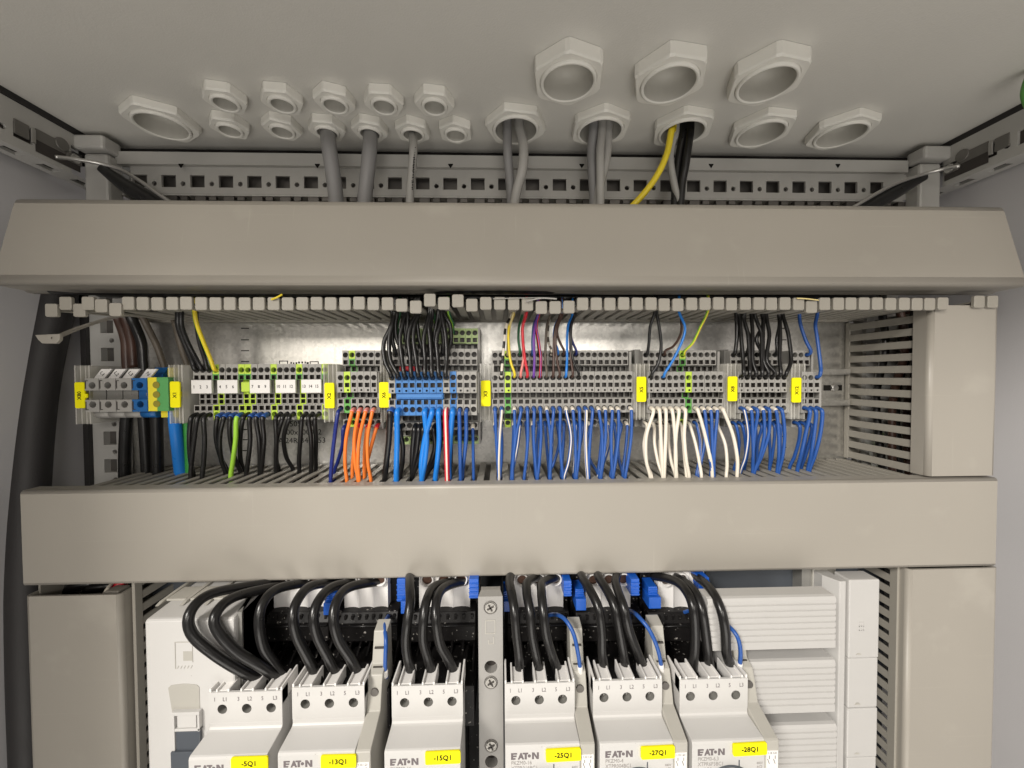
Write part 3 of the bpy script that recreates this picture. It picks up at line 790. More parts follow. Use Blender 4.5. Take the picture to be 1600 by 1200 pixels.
def double(kind):
    a, b, c, d, e = {'grey': (0, 0, 1, 0, 0), 'earth': (3, 3, 4, 3, 4), 'blue': (2, 2, 2, 2, 0)}[kind]
    ra_ = 3 if kind == 'earth' else 0
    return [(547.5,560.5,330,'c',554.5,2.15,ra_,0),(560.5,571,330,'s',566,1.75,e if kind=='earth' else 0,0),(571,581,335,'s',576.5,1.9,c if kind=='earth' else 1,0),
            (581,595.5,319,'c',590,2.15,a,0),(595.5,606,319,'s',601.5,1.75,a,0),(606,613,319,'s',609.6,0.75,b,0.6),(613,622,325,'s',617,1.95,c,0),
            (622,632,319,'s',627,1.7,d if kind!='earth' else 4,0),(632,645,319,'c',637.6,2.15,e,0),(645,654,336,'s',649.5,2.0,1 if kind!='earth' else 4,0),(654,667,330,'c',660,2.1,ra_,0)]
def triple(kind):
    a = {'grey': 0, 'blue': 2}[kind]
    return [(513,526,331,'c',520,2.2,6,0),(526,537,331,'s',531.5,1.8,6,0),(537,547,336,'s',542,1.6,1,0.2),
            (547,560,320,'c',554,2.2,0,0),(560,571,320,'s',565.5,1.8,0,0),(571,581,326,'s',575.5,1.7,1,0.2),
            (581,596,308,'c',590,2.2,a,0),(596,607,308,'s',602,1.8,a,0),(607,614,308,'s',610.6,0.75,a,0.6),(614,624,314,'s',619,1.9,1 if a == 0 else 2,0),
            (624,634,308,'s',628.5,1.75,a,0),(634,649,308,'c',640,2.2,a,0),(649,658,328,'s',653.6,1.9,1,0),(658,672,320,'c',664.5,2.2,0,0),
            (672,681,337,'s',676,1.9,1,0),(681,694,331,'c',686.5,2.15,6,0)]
def tri1(kind):
    e = kind == 'earth'; a = 3 if e else 0; g_ = 4 if e else 0
    return [(569,584,335,'c',578,2.25,a,0),(584,593,335,'s',589.3,1.8,g_,0),(593,614,341,None,None,1,3 if e else 1,0),(614,623,341,'s',618.8,1.75,a,0),(623,631.5,341,'s',627,1.75,a,0),
            (631.5,642,335,'s',637.3,1.85,a,0),(642,656,335,'c',647.3,2.25,a,0)]
STR = {}
def strip(name, n, pxa, pxb, Yref, pyr, bands, kinds, desc, hp_=None):
    xa, xb = X(pxa, Yref, pyr), X(pxb, Yref, pyr); pit = (xb-xa)/(n-1)
    pm = (pxa+pxb)/2; protos = {}
    STR[name] = (xa, pit)
    cnt = {}
    for i in range(n):
        kd = kinds(i); x0 = xa+i*pit-pit/2
        nm = {'grey': 'grey', 'earth': 'yellow-green earth', 'blue': 'blue'}[kd]
        tot = sum(1 for j in range(n) if kinds(j) == kd); cnt[kd] = cnt.get(kd, 0)+1
        if tot == 1: lb = '%s %s terminal block, the only one of its colour in strip %s' % (nm, desc, name)
        else: lb = '%s %s terminal block, %s such from the left in strip %s' % (nm, desc, ORD[cnt[kd]-1], name)
        if kd not in protos:
            ob = block_mesh(pit, bands(kd), pm)
            ob.v = [(v[0]+x0, v[1], v[2]) for v in ob.v]
            o = ob.build('terminal_block', TM, origin=(x0, 340, 0))
            tag(o, lb, 'terminal block', 'terminal blocks in strip '+name); protos[kd] = o
        else:
            c = protos[kd].copy(); COL.objects.link(c); c.location = Vector((x0, 340+random.uniform(-.18, .18), random.uniform(-.12, .12)))*MM; c['label'] = lb
    # closing end plate at the right
    return xa, pit
E1 = (3, 7, 8, 12, 16, 20)
strip('X1', 21, 308.3, 508.5, 335, 647, tri1, lambda i: 'earth' if i in E1 else 'grey', 'three-level')
strip('X2', 6, 532.6, 584.6, 319, 640, double, lambda i: 'earth' if i == 1 else 'grey', 'double-level')
strip('X6', 13, 612.6, 740, 308, 640, triple, lambda i: 'blue' if (1 <= i <= 7 or i == 9) else 'grey', 'stepped')
strip('X3', 22, 773.6, 983.5, 319, 637, double, lambda i: 'earth' if i == 2 else 'grey', 'double-level')
strip('X5', 12, 1016.4, 1125, 319, 637, double, lambda i: 'earth' if i == 6 else 'grey', 'double-level')
strip('X8', 8, 1157.3, 1224.3, 319, 637, double, lambda i: 'grey', 'double-level')
strip('X12', 3, 1256.8, 1275.8, 319, 637, double, lambda i: 'grey', 'double-level')
# end plates closing the strips
for nm, px, t_, b_, Y, wd in (('X2', 591, 546, 670, 321, 1.5), ('X6', 746.8, 512, 694, 318, 2.0), ('X3', 990, 549, 668, 322, 2.0), ('X5', 1131.5, 549, 668, 322, 2.0), ('X8', 1230.8, 549, 668, 322, 2.2), ('X12', 1281.6, 549, 668, 322, 1.8)):
    xa = X(px, Y, 620)-wd*0.4; m_ = MB()
    Zt, Zm1, Zm2, Zb = Z(t_, 331, px), Z(582, Y, px), Z(645, Y, px), Z(b_, 331, px)
    m_.prism([(331, Zt), (331, Zm1+0.2), (Y, Zm1), (Y, Zm2), (331, Zm2-0.4), (331, Zb), (362, Zb), (362, Zt)], xa, xa+wd, 'x')
    tag(m_.build('end_plate', M['tgrey'], origin=(xa, 340, 0), bevel=0.2), 'thin grey end plate closing the right end of strip '+nm, 'end plate', 'end plates of the terminal strips')
# dark blanking plates at left ends (seen as darker steps)
for nm, px, t_, b_, wd in (('X3', 993, 546, 600, 5.0), ('X8', 1134, 546, 600, 3.6)):
    xa = X(px, 336, 570); m_ = MB(); m_.box(xa, xa+wd, 338, 362, Z(667, 338, px), Z(t_, 338, px))
    tag(m_.build('spacer_block', M['tgrey2'], origin=(xa, 340, 0), bevel=0.3), 'dark grey spacer block '+('between strips X3 and X5' if nm == 'X3' else 'between strips X5 and X8'), 'spacer block', 'spacer blocks')
# jumpers
xa, pt = STR['X6']
m_ = MB(); m_.box(xa+pt*0.55, xa+pt*7.5, 309.5, 316, Z(624, 309, 660)+0.2, Z(614, 309, 660)-0.2); m_.box(xa+pt*0.7, xa+pt*7.35, 308.7, 309.5, Z(621.5, 309, 660), Z(616.5, 309, 660))
tag(m_.build('jumper_bar', M['tblue'], origin=(xa+4*pt, 310, -15), bevel=0.3), 'blue jumper bar plugged across the blue blocks of strip X6', 'jumper')
m_ = MB()
z0, z1 = Z(579.5, 320, 640), Z(572.5, 320, 640); xq = X(624, 320); xw = X(650, 320)
m_.box(xq, xw, 321, 326, z0, z1); m_.box(xq+2, xw-2, 320.2, 321, z0+0.8, z1-0.8)
tag(m_.build('jumper_bar', M['wred'], origin=(xq, 321, 4), bevel=0.3), 'red jumper bar behind the black wires of strip X6', 'jumper')
# white number markers on X1
xa, pt = STR['X1']
for k, (i0, txt) in enumerate(((0, ('1','2','3')), (4, ('4','5','6')), (9, ('7','8','9')), (13, ('10','11','12')), (17, ('13','14','15')))):
    x0, x1 = xa+(i0-0.55)*pt, xa+(i0+2.55)*pt
    z1, z0 = Z(593.5, 333, 400), Z(614.3, 333, 400)
    t = thing('number_marker', 'white marker strip numbered %s %s %s on strip X1' % txt, 'marker', ((x0+x1)/2, 333, z0), 'white number markers')
    m_ = MB(); m_.box(x0, x1, 333, 335.5, z0, z1); m_.build('strip', M['white'], t, bevel=0.2)
    for j, s_ in enumerate(txt): text(t, s_, xa+(i0+j-0.12)*pt, 332.9, (z0+z1)/2-0.2, 3.6, M['ink'], bold=0.01, sx=0.85)
# clips on the exposed earth levels of X1
m_ = MB(); xq = xa+7.0*pt; m_.box(xq, xq+1.3*pt, 334, 340, Z(612, 335, 380), Z(597, 335, 380))
tag(m_.build('marker_clip', M['tyell'], origin=(xq, 335, -10), bevel=0.4), 'yellow-green clip in the gap between markers 6 and 7', 'clip')

# large feed terminals X80
fx = [X(a, 328, 617) for a in (133.0, 155.5, 181.5, 206.5, 231.0)]
for i in range(4):
    x0, x1 = fx[i], fx[i+1]-0.5
    blue = i == 3
    mm = [M['tblued'] if blue else M['tgrey'], M['hole'], M['tblued'] if blue else M['tgrey2']]
    t = thing('feed_terminal', ['grey feed terminal at the left end of strip X80', 'grey feed terminal, second from the left in strip X80', 'grey feed terminal left of the blue one in strip X80', 'blue feed terminal beside the yellow-green block of strip X80'][i], 'terminal block', (x0, 350, -8), 'large feed terminals of strip X80')
    m_ = MB(); T = Tfront(328); pm = 180
    za, zb_, zc_, zd = Z(591, 328, pm), Z(610, 328, pm), Z(624.5, 328, pm), Z(643.5, 328, pm)
    cxm = (x0+x1)/2+0.3
    m_.cell(T, x0, x1, zb_, za, 'c', cxm, Z(602, 328, pm), 2.7, 5, 0, 1)
    m_.cell(T, x0, x1, zd, zc_, 'c', cxm, Z(632, 328, pm), 2.7, 5, 0, 1)
    m_.box(x0+0.2, x1-0.2, 334, 362, zc_-1, zb_+1, 2)
    for (q0, q1) in ((zb_, za), (zd, zc_)):
        m_.add([(x0, 328, q0), (x0, 328, q1), (x0, 362, q1), (x0, 362, q0)], [(0, 1, 2, 3)]); m_.add([(x1, 328, q0), (x1, 328, q1), (x1, 362, q1), (x1, 362, q0)], [(3, 2, 1, 0)])
        m_.add([(x0, 328, q1), (x1, 328, q1), (x1, 362, q1), (x0, 362, q1)], [(0, 1, 2, 3)]); m_.add([(x0, 328, q0), (x1, 328, q0), (x1, 362, q0), (x0, 362, q0)], [(3, 2, 1, 0)])
    m_.build('body', mm, t)
    m_ = MB(); m_.tube([(x0, 338, zd-2.2), (x1+0.4, 338, zd-2.2)], 3.6, 14); m_.build('foot', M['tblued'] if blue else M['tgrey'], t)
    m_ = MB(); m_.prism([(344, zb_), (344, za+3), (350, za+9), (362, za+9), (362, zb_)], x0+0.3, x1-0.3, 'x'); m_.build('shoulder', M['tblued'] if blue else M['tgrey2'], t)
    # tilted white tag
    m_ = MB(); q = at(*((162, 584, 334), (184, 584, 334), (206, 584, 334), (233, 584, 334))[i])
    hw, hh, sk = 4.6, 3.9, 2.6
    m_.prism([(q.x-hw-sk, q.z-hh), (q.x+hw-sk-1, q.z-hh), (q.x+hw+sk, q.z+hh), (q.x-hw+sk+1, q.z+hh)], q.y-1, q.y+1, 'y')
    tg = m_.build('name_tag', M['white'], t, bevel=0.25)
    text(tg, ('L1', 'L2', 'L3', 'N')[i], q.x, q.y-1.15, q.z, 4.0, M['ink'], rot=-0.9)
    if i > 0:
        text(t, ('', '16', '16', '16')[i], cxm+1, 333.8, (zb_+zc_)/2, 3.6, M['inkpale'])
    m_ = MB(); m_.box(x0+0.2, x0+2.4, 327.8, 328.1, za-2.2, za-1.6); m_.box(x0+0.2, x0+0.9, 327.8, 328.1, zb_+1.5, za-2.2); m_.box(x0+0.2, x0+2.4, 327.8, 328.1, zd+1.6, zd+2.2); m_.box(x0+0.2, x0+0.9, 327.8, 328.1, zd+2.2, zc_-1.5)
    m_.build('groove', M['hole'], t)
x0, xm, x1, x2 = fx[4], X(245, 328, 617), X(258.5, 328, 617), X(263, 328, 617)
t = thing('feed_terminal', 'yellow and green earth terminal with three holes in strip X80', 'terminal block', (x0, 350, -8), 'large feed terminals of strip X80')
m_ = MB(); za, zd = Z(589.5, 328, 245), Z(642.5, 328, 245); T = Tfront(328)
m_.cell(T, x0, xm-0.0, zd, za, None, 0, 0, 0, 0, 0)
zs = [Z(q, 328, 245) for q in (601.5, 616.5, 631)]
m_.box(x0, xm, 328, 362, zd, za, 0); m_.box(xm, x2, 328.05, 362, zd, za, 1)
m_.f = m_.f[1:]; m_.m = m_.m[1:]; m_.s = m_.s[1:]
m_.build('body', [M['pyell'], M['pgreen']], t, bevel=0.3)
m_ = MB()
for z_ in zs: m_.disc(((x0+xm)/2+3.4, 327.6, z_), 2.7, 'y', 0.6, 20)
m_.build('screw_recess', mat('olive_recess', (0.28, 0.24, 0.02, 1), 0.6), t)
m_ = MB(); m_.box(x0+3, x2+1, 336, 362, zd-6, zd+0.3, 0); m_.build('foot', M['pyell'], t, bevel=0.6)
m_ = MB(); m_.box(x0+6, x2+1, 340, 362, za, za+8, 0); m_.build('shoulder', M['pyell'], t, bevel=0.6)

# transparent end brackets with yellow strip names
for i, (px, lab, t0, b0, yl, Yb) in enumerate(((124, 'X80', 571, 663, (597, 638), 330), (273, 'X1', 570, 662, (596, 637), 326), (514.5, 'X2', 569, 660, (598, 638), 322), (600, 'X6', 571, 660, (597, 637), 320),
      (759, 'X3', 568, 660, (594.5, 635), 319), (1002.5, 'X5', 568, 656, (588.5, 628), 316), (1145, 'X8', 568, 655, (588, 627), 316), (1245, 'X12', 568, 655, (590, 629), 316))):
    wpx = 22 if i != 3 else 16
    xa, xb = X(px-wpx/2+ (2 if i else 4), Yb+4, 615), X(px+wpx/2+(2 if i else 6), Yb+4, 615)
    zt, zb_ = Z(t0, Yb+4, px), Z(b0, Yb+4, px)
    t = thing('end_bracket', 'clear plastic end bracket carrying the yellow name plate '+lab, 'end bracket', ((xa+xb)/2, 350, zb_), 'clear end brackets with yellow plates')
    m_ = MB()
    m_.box(xa, xa+1.0, Yb+4, 362, zb_, zt); m_.box(xb-1.0, xb, Yb+4, 362, zb_, zt)
    w3 = (xb-xa)
    m_.box(xa+w3*0.30, xa+w3*0.36, Yb+5, 360, zb_, zt); m_.box(xa+w3*0.62, xa+w3*0.68, Yb+5, 360, zb_, zt)
    m_.box(xa+1, xb-1, Yb+12, Yb+13, zb_+1, zt-1)
    m_.build('clear_body', M['clear'], t)
    m_ = MB(); m_.box(xa+w3*0.4, xa+w3*0.58, Yb+22, 362, zb_+4, zt-4); m_.build('screw_core', M['dsteel'], t)
    hw = 3.9
    z1, z0 = Z(yl[0], Yb, px), Z(yl[1], Yb, px); cx = X(px, Yb, 615)
    m_ = MB(); r = 1.2; pr = []
    for (qx, qz, a0) in ((cx+hw-r, z0+r, -PI/2), (cx+hw-r, z1-r, 0), (cx-hw+r, z1-r, PI/2), (cx-hw+r, z0+r, PI)):
        for q in range(4): a = a0+PI/2*q/3; pr.append((qx+r*math.cos(a), qz+r*math.sin(a)))
    m_.prism(pr, Yb, Yb+1.6, 'y'); m_.box(cx-1, cx+1, Yb+1.6, Yb+13, (z0+z1)/2-2, (z0+z1)/2+2)
    if i in (0, 3): m_.box(cx+hw-0.2, cx+hw+2.0, Yb+0.2, Yb+1.4, (z0+z1)/2-2.2, (z0+z1)/2+1.2)
    pl = m_.build('name_plate', M['label'], t, bevel=0.35)
    text(pl, lab, cx, Yb-0.12, (z0+z1)/2-0.3, 4.0, M['ink'], rot=PI/2, bold=0.02)

# ------------------------------------------------------------------ wires
def slotx(x): return SL0+round((x-SL0)/10)*10
WC = 0
def wire(label, col, r, pts, group, stripe=None, ferrule=None, n=10, k=7, dashes=False):
    mb_ = MB(); C = cr(pts, k)
    if stripe:
        ph = random.choice((7, 8, 9)) if pts[-1][2] < 0 else random.choice((2, 3)); wd_ = 4 if 'earth' in label else 1
        if dashes: fn = lambda i, j: 1 if (i//3) % 2 else 0
        else: fn = lambda i, j: 1 if ((j+ph) % n) < wd_ else 0
        mb_.tube(C, r, n, fn); ms = [M[col], M[stripe]]
    else:
        mb_.tube(C, r, n); ms = [M[col]]
    o = mb_.build('wire', ms, origin=pts[0]); tag(o, label, 'wire', group)
    if ferrule:
        m2 = MB(); m2.tube(C[4:13], r+0.3, 12)
        f = m2.build('ferrule', M[ferrule], o)
    return o
def down(label, col, r, pxh, pyh, Yh, pxe, pye, group, bow=0.0, stripe=None, ferrule=None, out=6.0):
    """a wire that leaves a clamp, bends over its edge and drops into a slot of the lower duct"""
    h = at(pxh, pyh, Yh)
    e = atZ(pxe, pye, SZ); e.y = max(309, min(358, e.y)); e = at(pxe, pye, e.y)
    ex = slotx(e.x); ex = ex+max(-0.6, min(0.6, e.x-ex))
    e = Vector((ex, e.y, SZ))
    yo = Yh-out
    a = Vector((h.x, Yh+3.5, h.z)); b = Vector((h.x, Yh-out*0.45, h.z-0.4)); c = Vector((h.x+(e.x-h.x)*0.04, yo, h.z-3.8))
    mid1 = Vector((h.x+(e.x-h.x)*0.30+bow, yo+(e.y-yo)*0.35, h.z+(SZ-h.z)*0.40)); mid2 = Vector((h.x+(e.x-h.x)*0.72+bow*0.8, yo+(e.y-yo)*0.72, h.z+(SZ-h.z)*0.75))
    pts = [a, b, c, mid1, mid2, e, Vector((e.x, e.y+0.5, SZ-14))]
    return wire(label, col, r, pts, group, stripe, ferrule)
def up(label, col, r, pxh, pyh, Yh, mids, pxe, pye, group, stripe=None, dashes=False, ferrule=None, out=5.0):
    h = at(pxh, pyh, Yh); e = atZ(pxe, pye, 49.5); e.y = max(296, min(345, e.y)); e = at(pxe, pye, e.y)
    a = Vector((h.x, Yh+3.5, h.z)); b = Vector((h.x, Yh-out*0.5, h.z+0.3)); 
    pts = [a, b, Vector((h.x, Yh-out, h.z+3.4))]+[at(x_, y_, Yh-out+(e.y-Yh+out)*(pyh-y_)/(pyh-pye)) for x_, y_ in mids]+[e, Vector((e.x, e.y, 62))]
    return wire(label, col, r, pts, group, stripe, ferrule, dashes=dashes)
G1 = 'wires dropping from the terminals into the lower duct'
G2 = 'wires rising from the terminals into the upper duct'
# X1
h1 = lambda i: 308.3+i*10.01
for n_, (i, ex, ey, bw, col, fe) in enumerate(((0, 298, 744, -2, 'wblack', None), (1, 303, 746, -1, 'wblack', None), (2, 316, 746, 1, 'wblack', None), (4, 356, 738, -4, 'wblack', 'wblue'), (5, 360, 740, -4, 'wblack', 'wblue'), (6, 376, 738, -3, 'wblack', 'wblue'),
     (7, 368, 744, 0.5, 'wlime', 'wblue'), (8, 380, 736, -3, 'wblack', None), (9, 386, 742, 1, 'wblack', 'wblue'), (10, 405, 740, 1, 'wblack', 'wblue'), (11, 413, 740, 1, 'wblack', 'wblue'),
     (13, 432, 738, 0, 'wblack', None), (14, 437, 736, -4, 'wblack', None), (15, 462, 734, -6, 'wblack', None), (17, 470, 738, -1, 'wblack', None), (18, 488, 738, 1, 'wblack', None), (19, 497, 734, 0, 'wblack', None))):
    if col == 'wlime': lb = 'lime green wire hanging among the black ones below strip X1'
    else: lb = 'black wire below strip X1, %s from the left' % ORD[n_ if n_ < 6 else n_-1]
    down(lb, col, 1.75, h1(i), 647.3, 335, ex, ey, G1, bw, ferrule=fe, out=7)
# X2
down('dark blue wire at the left end of strip X2, front row', 'wnavy', 1.5, 532.6, 639.5, 319, 511, 752, G1, -1)
down('dark blue wire under strip X2, behind and right of its blue neighbour', 'wnavy', 1.5, 541.6, 664, 330, 527, 738, G1, 1)
for n_, (i, ex) in enumerate(((2, 546), (3, 552), (4, 568), (5, 572))):
    down('orange wire below strip X2, %s from the left in the front row' % ORD[n_], 'worange', 1.4, 532.6+i*10.4, 639.5, 319, ex, 750, G1, -3, ferrule='wpink')
for n_, (px, ex) in enumerate(((562, 557), (577, 571), (591, 578))):
    down('orange wire below strip X2, %s from the left in the back row' % ORD[n_], 'worange', 1.5, px, 664, 330, ex, 744, G1, -1, ferrule='wred')
# X6
h6 = lambda i: 612.6+i*10.62
for i, ex, ey, col, r, st, lb, bw in ((0, 600, 748, 'wblack', 2.3, None, 'thick black wire at the left end below strip X6', 0), (1, 616, 750, 'wlblue', 2.15, None, 'light blue wire below strip X6, first from the left', 0),
      (5, 656, 750, 'wlblue', 2.0, None, 'light blue wire below strip X6, second from the left', 2), (6, 659, 750, 'wlblue', 2.0, None, 'light blue wire below strip X6, third from the left', -3), (7, 678, 748, 'wlblue', 2.0, None, 'light blue wire below strip X6, fourth from the left', 1),
      (8, 696, 752, 'wred', 2.1, 'wwhite', 'red wire with a white stripe below strip X6', 0), (9, 701, 744, 'wlblue', 2.1, None, 'light blue wire right of the red and white one', -1),
      (10, 717, 748, 'wblue', 1.5, None, 'dark blue wire under strip X6, just right of the light blue ones', 0), (11, 721, 746, 'wblue', 1.5, None, 'dark blue wire below strip X6, second right of the light blue ones', 1)):
    down(lb, col, r, h6(i), 640, 308, ex, ey, G1, bw, stripe=st, ferrule='wblue' if i == 0 else None, out=5)
for n_, (px, ex, bw) in enumerate(((628, 619, 2), (650, 636, -1), (657, 640, 0), (664, 642, 2), (680, 660, 3), (690, 666, 3), (703, 700, 1))):
    down('black wire in the back row below strip X6, %s from the left' % ORD[n_], 'wblack', 2.0, px, 664.5, 320, ex, 744, G1, bw)
for n_, (px, ex) in enumerate(((718, 719), (729, 723), (739.5, 737))):
    down('dark blue wire in the back row below strip X6, %s from the left' % ORD[n_], 'wblue', 1.22, px, 664.5, 320, ex, 746, G1, 0, ferrule='wwhite')
# X3
h3 = lambda i: 773.6+i*9.995
X3E = {0: (776, 0), 1: (779, -1), 3: (799, 1), 4: (801, -2), 5: (819, 1), 6: (838, -1), 7: (840, 1), 8: (857, 2), 9: (860, -1), 10: (880, -1), 11: (882, 4), 12: (899, 1), 13: (901, 1), 14: (914, -1), 15: (920, -1),
       16: (938, 2), 17: (939, 1), 18: (957, -1), 19: (958, 1), 21: (976, 1)}
for n_, (i, (ex, bw)) in enumerate(X3E.items()):
    wh = {1: 'wwhite', 14: 'wwhite'}.get(i, 'wblue'); st = {1: 'wblue', 11: 'wwhite', 14: 'wblue'}.get(i)
    nm = {('wwhite'): 'white wire with a blue stripe', }.get(wh, 'blue wire with a white stripe' if st else 'blue wire')
    down('%s under strip X3, %s from left in the front row' % (nm, ORD[n_]), wh, 1.27, h3(i), 637.3, 319, ex, 748, G1, bw, stripe=st, ferrule='wwhite' if i in (3, 8, 11, 12, 16, 17, 18, 19, 21) else 'wblue')
g3 = lambda i: 773.2+i*9.7
for n_, (i, ex, bw) in enumerate(((0, 777, 1), (1, 782, 1), (3, 799, 0), (4, 803, 0), (5, 821, 1), (6, 836, 0), (7, 841, -1), (8, 858, 0), (9, 861, 1), (10, 862, 3), (11, 881, 0), (13, 900, 0), (14, 903, 0), (15, 938, -5), (17, 941, 0), (18, 940, 3), (19, 959, 2), (20, 978, -3), (21, 976, 0))):
    st = 'wwhite' if i in (0, 4, 9, 13, 18) else None
    down('%s below strip X3, %s from the left in the back row' % ('white-striped blue wire' if st else 'plain blue wire', ORD[n_]), 'wblue', 1.22, g3(i), 660, 330, ex, 741, G1, bw, stripe=st, ferrule='wwhite' if i % 3 == 0 else 'wblue')
# X5
h5 = lambda i: 1016.4+i*9.87
nw = nb = 0
for i, ex, ey, bw, col in ((0, 1014, 748, -5, 'wwhite'), (1, 1031, 750, 0, 'wwhite'), (2, 1041, 748, 0, 'wwhite'), (3, 1056, 748, 1, 'wwhite'), (4, 1062, 748, -2, 'wwhite'), (5, 1083, 750, -2, 'wwhite'), (7, 1106, 750, 2, 'wwhite'),
        (8, 1110, 746, 0, 'wblue'), (9, 1117, 746, 0, 'wblue'), (10, 1121, 746, -1, 'wblue'), (11, 1146, 748, 4, 'wwhite')):
    if col == 'wwhite': nw += 1; lb = 'white wire below strip X5, %s from the left in the front row' % ORD[nw-1]
    else: nb += 1; lb = 'blue wire below strip X5, %s from the left in the front row' % ORD[nb-1]
    down(lb, col, 1.38 if col == 'wwhite' else 1.27, h5(i), 637.3, 319, ex, ey, G1, bw, ferrule='wwhite')
nw = nb = 0
for px, ex, ey, bw, col in ((1007, 1022, 746, -4, 'wwhite'), (1018, 1030, 746, -2, 'wwhite'), (1029, 1040, 746, -2, 'wwhite'), (1040, 1060, 744, -2, 'wwhite'), (1060, 1066, 744, 0, 'wwhite'), (1074, 1101, 748, 1, 'wwhite'),
        (1085, 1087, 742, 2, 'wblue'), (1096, 1098, 742, 1, 'wblue'), (1107, 1112, 742, 1, 'wblue'), (1117, 1140, 748, 3, 'wwhite')):
    if col == 'wwhite': nw += 1; lb = 'white wire below strip X5, %s from the left in the back row' % ORD[nw-1]
    else: nb += 1; lb = 'blue wire below strip X5, %s from the left in the back row' % ORD[nb-1]
    down(lb, col, 1.3 if col == 'wwhite' else 1.25, px, 660, 330, ex, ey, G1, bw, stripe='wwhite' if px == 1085 else None)
# X8, X12
for n_, (i, ex, bw) in enumerate(((0, 1154, 4), (1, 1172, 1), (2, 1173, -1), (3, 1181, 3), (4, 1184, 3), (5, 1206, 2), (6, 1217, 3))):
    down('blue wire below strip X8, %s from the left in the front row' % ORD[n_], 'wblue', 1.27, 1157.3+i*9.57, 637.3, 319, ex, 738, G1, bw, stripe='wwhite' if i == 0 else None, ferrule='wwhite' if i in (1, 3, 5) else 'wblue')
for n_, (px, ex, bw) in enumerate(((1144.5, 1150, 3), (1154, 1160, 2), (1163.5, 1162, 1), (1173, 1175, 1), (1183, 1185, -2), (1193, 1203, 1), (1203, 1206, 1), (1212, 1218, 0))):
    down('blue wire below strip X8, %s from the left in the back row' % ORD[n_], 'wblue', 1.22, px, 660, 330, ex, 733, G1, bw)
for n_, (px, py, Y, ex, bw) in enumerate(((1256.8, 637.3, 319, 1248, 0), (1266, 637.3, 319, 1257, 1), (1275.8, 637.3, 319, 1267, 2))):
    down('blue wire below strip X12, %s from the left in the front row' % ORD[n_], 'wblue', 1.45, px, py, Y, ex, 735, G1, bw)
for n_, (px, ex, bw) in enumerate(((1242, 1238, 2), (1251.5, 1243, 1), (1260.5, 1252, 1))):
    down('blue wire below strip X12, %s from the left in the back row' % ORD[n_], 'wblue', 1.38, px, 660, 330, ex, 731, G1, bw)
# rising wires, X6
for n_, (mids, ex, i) in enumerate(((((601, 562), (600, 535), (611, 510)), 617, 0), (((610, 562), (608, 530), (613, 505)), 613, 1), (((628, 560), (625, 530), (629, 505)), 634, 2), (((641, 560), (638, 532), (642, 508)), 652, 3),
       (((650, 560), (646, 532), (648, 508)), 655, 4), (((664, 560), (662, 532), (666, 508)), 671, 5), (((674, 560), (672, 530), (670, 508)), 674, 6), (((684, 560), (682, 530), (688, 505)), 692, 7), (((698, 562), (697, 530), (693, 505)), 690, 8))):
    up('black wire rising from the front row of strip X6, %s from the left' % ORD[n_], 'wblack', 1.7, h6(i), 590, 308, mids, ex, 487, G2)
for n_, (px, mids, ex) in enumerate(((619, ((613, 530), (614, 508)), 619), (630, ((620, 530), (618, 508)), 621), (641, ((634, 530), (632, 508)), 630), (651, ((634, 530), (637, 508)), 637), (662, ((655, 530), (652, 508)), 649),
       (672, ((673, 530), (673, 508)), 676), (682, ((678, 530), (682, 505)), 685), (693, ((693, 530), (688, 505)), 686), (702, ((705, 530), (703, 508)), 693))):
    up('black wire rising from the middle row of strip X6, %s from the left' % ORD[n_], 'wblack', 1.6, px, 554, 320, mids, ex, 487, G2, out=4)
for n_, (px, ex) in enumerate(((622, 624), (634, 637), (682, 677), (708, 701))):
    up('yellow-green earth wire rising from the rear row of X6, %s from left' % ORD[n_], 'wlime', 1.4, px, 520, 331, ((px-1, 505),), ex, 488, G2, stripe='wdgreen', out=3)
# rising wires, X3
def R3(lb, col, pts, r=1.05, st=None, da=False, rear=False):
    p = pts[0]
    up(lb, col, r, p[0], p[1], 330 if rear else 319, pts[1:-1], pts[-1][0], pts[-1][1], G2, stripe=st, dashes=da, out=4)
R3('black wire with white bands rising from strip X3', 'wblack', ((783.6, 589.5), (786, 556), (788, 530), (791, 508), (800, 490)), 1.1, 'wwhite', True)
R3('yellow wire rising from the front row of strip X3', 'wyell', ((803.6, 589), (798, 565), (795, 540), (795, 513), (803, 490)))
R3('pale yellow wire rising from the rear row of strip X3', 'wpale', ((793.2, 554.5), (794, 530), (797, 508), (802, 489)), rear=True)
R3('dark green wire rising from strip X3', 'wdgreen', ((812, 554.5), (810, 530), (811, 510), (816, 492)), rear=True)
R3('pink wire rising from strip X3', 'wpink', ((813.6, 589), (818, 560), (817, 535), (816, 512), (821, 489)))
R3('red wire rising beside the pink one from strip X3', 'wred', ((823.6, 589), (820, 560), (817, 530), (817, 510), (823, 488)), 1.15)
R3('blue wire rising from the rear row of strip X3, left of the violet one', 'wblue', ((831.5, 554.5), (832, 530), (834, 508), (840, 491)), rear=True)
R3('violet wire rising from strip X3', 'wviolet', ((833.6, 589), (835, 560), (834, 530), (836, 508), (841, 490)))
R3('red wire rising right of the violet one from strip X3', 'wred', ((843.6, 589), (845, 560), (842, 535), (838, 508), (842, 490)), st='wblue')
R3('black wire rising behind the red one right of the violet wire', 'wblack', ((841, 554.5), (840, 530), (837, 510), (842, 491)), rear=True)
R3('greyish brown wire rising from strip X3', 'wgbrown', ((853.6, 589), (852, 560), (853, 530), (855, 508), (860, 491)))
R3('white wire with green bands rising from strip X3', 'wwhite', ((861, 554.5), (857, 535), (856, 515), (859, 493)), st='wgbrown', da=True, rear=True)
R3('brown wire rising from strip X3, left of two close together', 'wbrown', ((863.6, 589), (865, 560), (866, 530), (869, 508), (877, 489)))
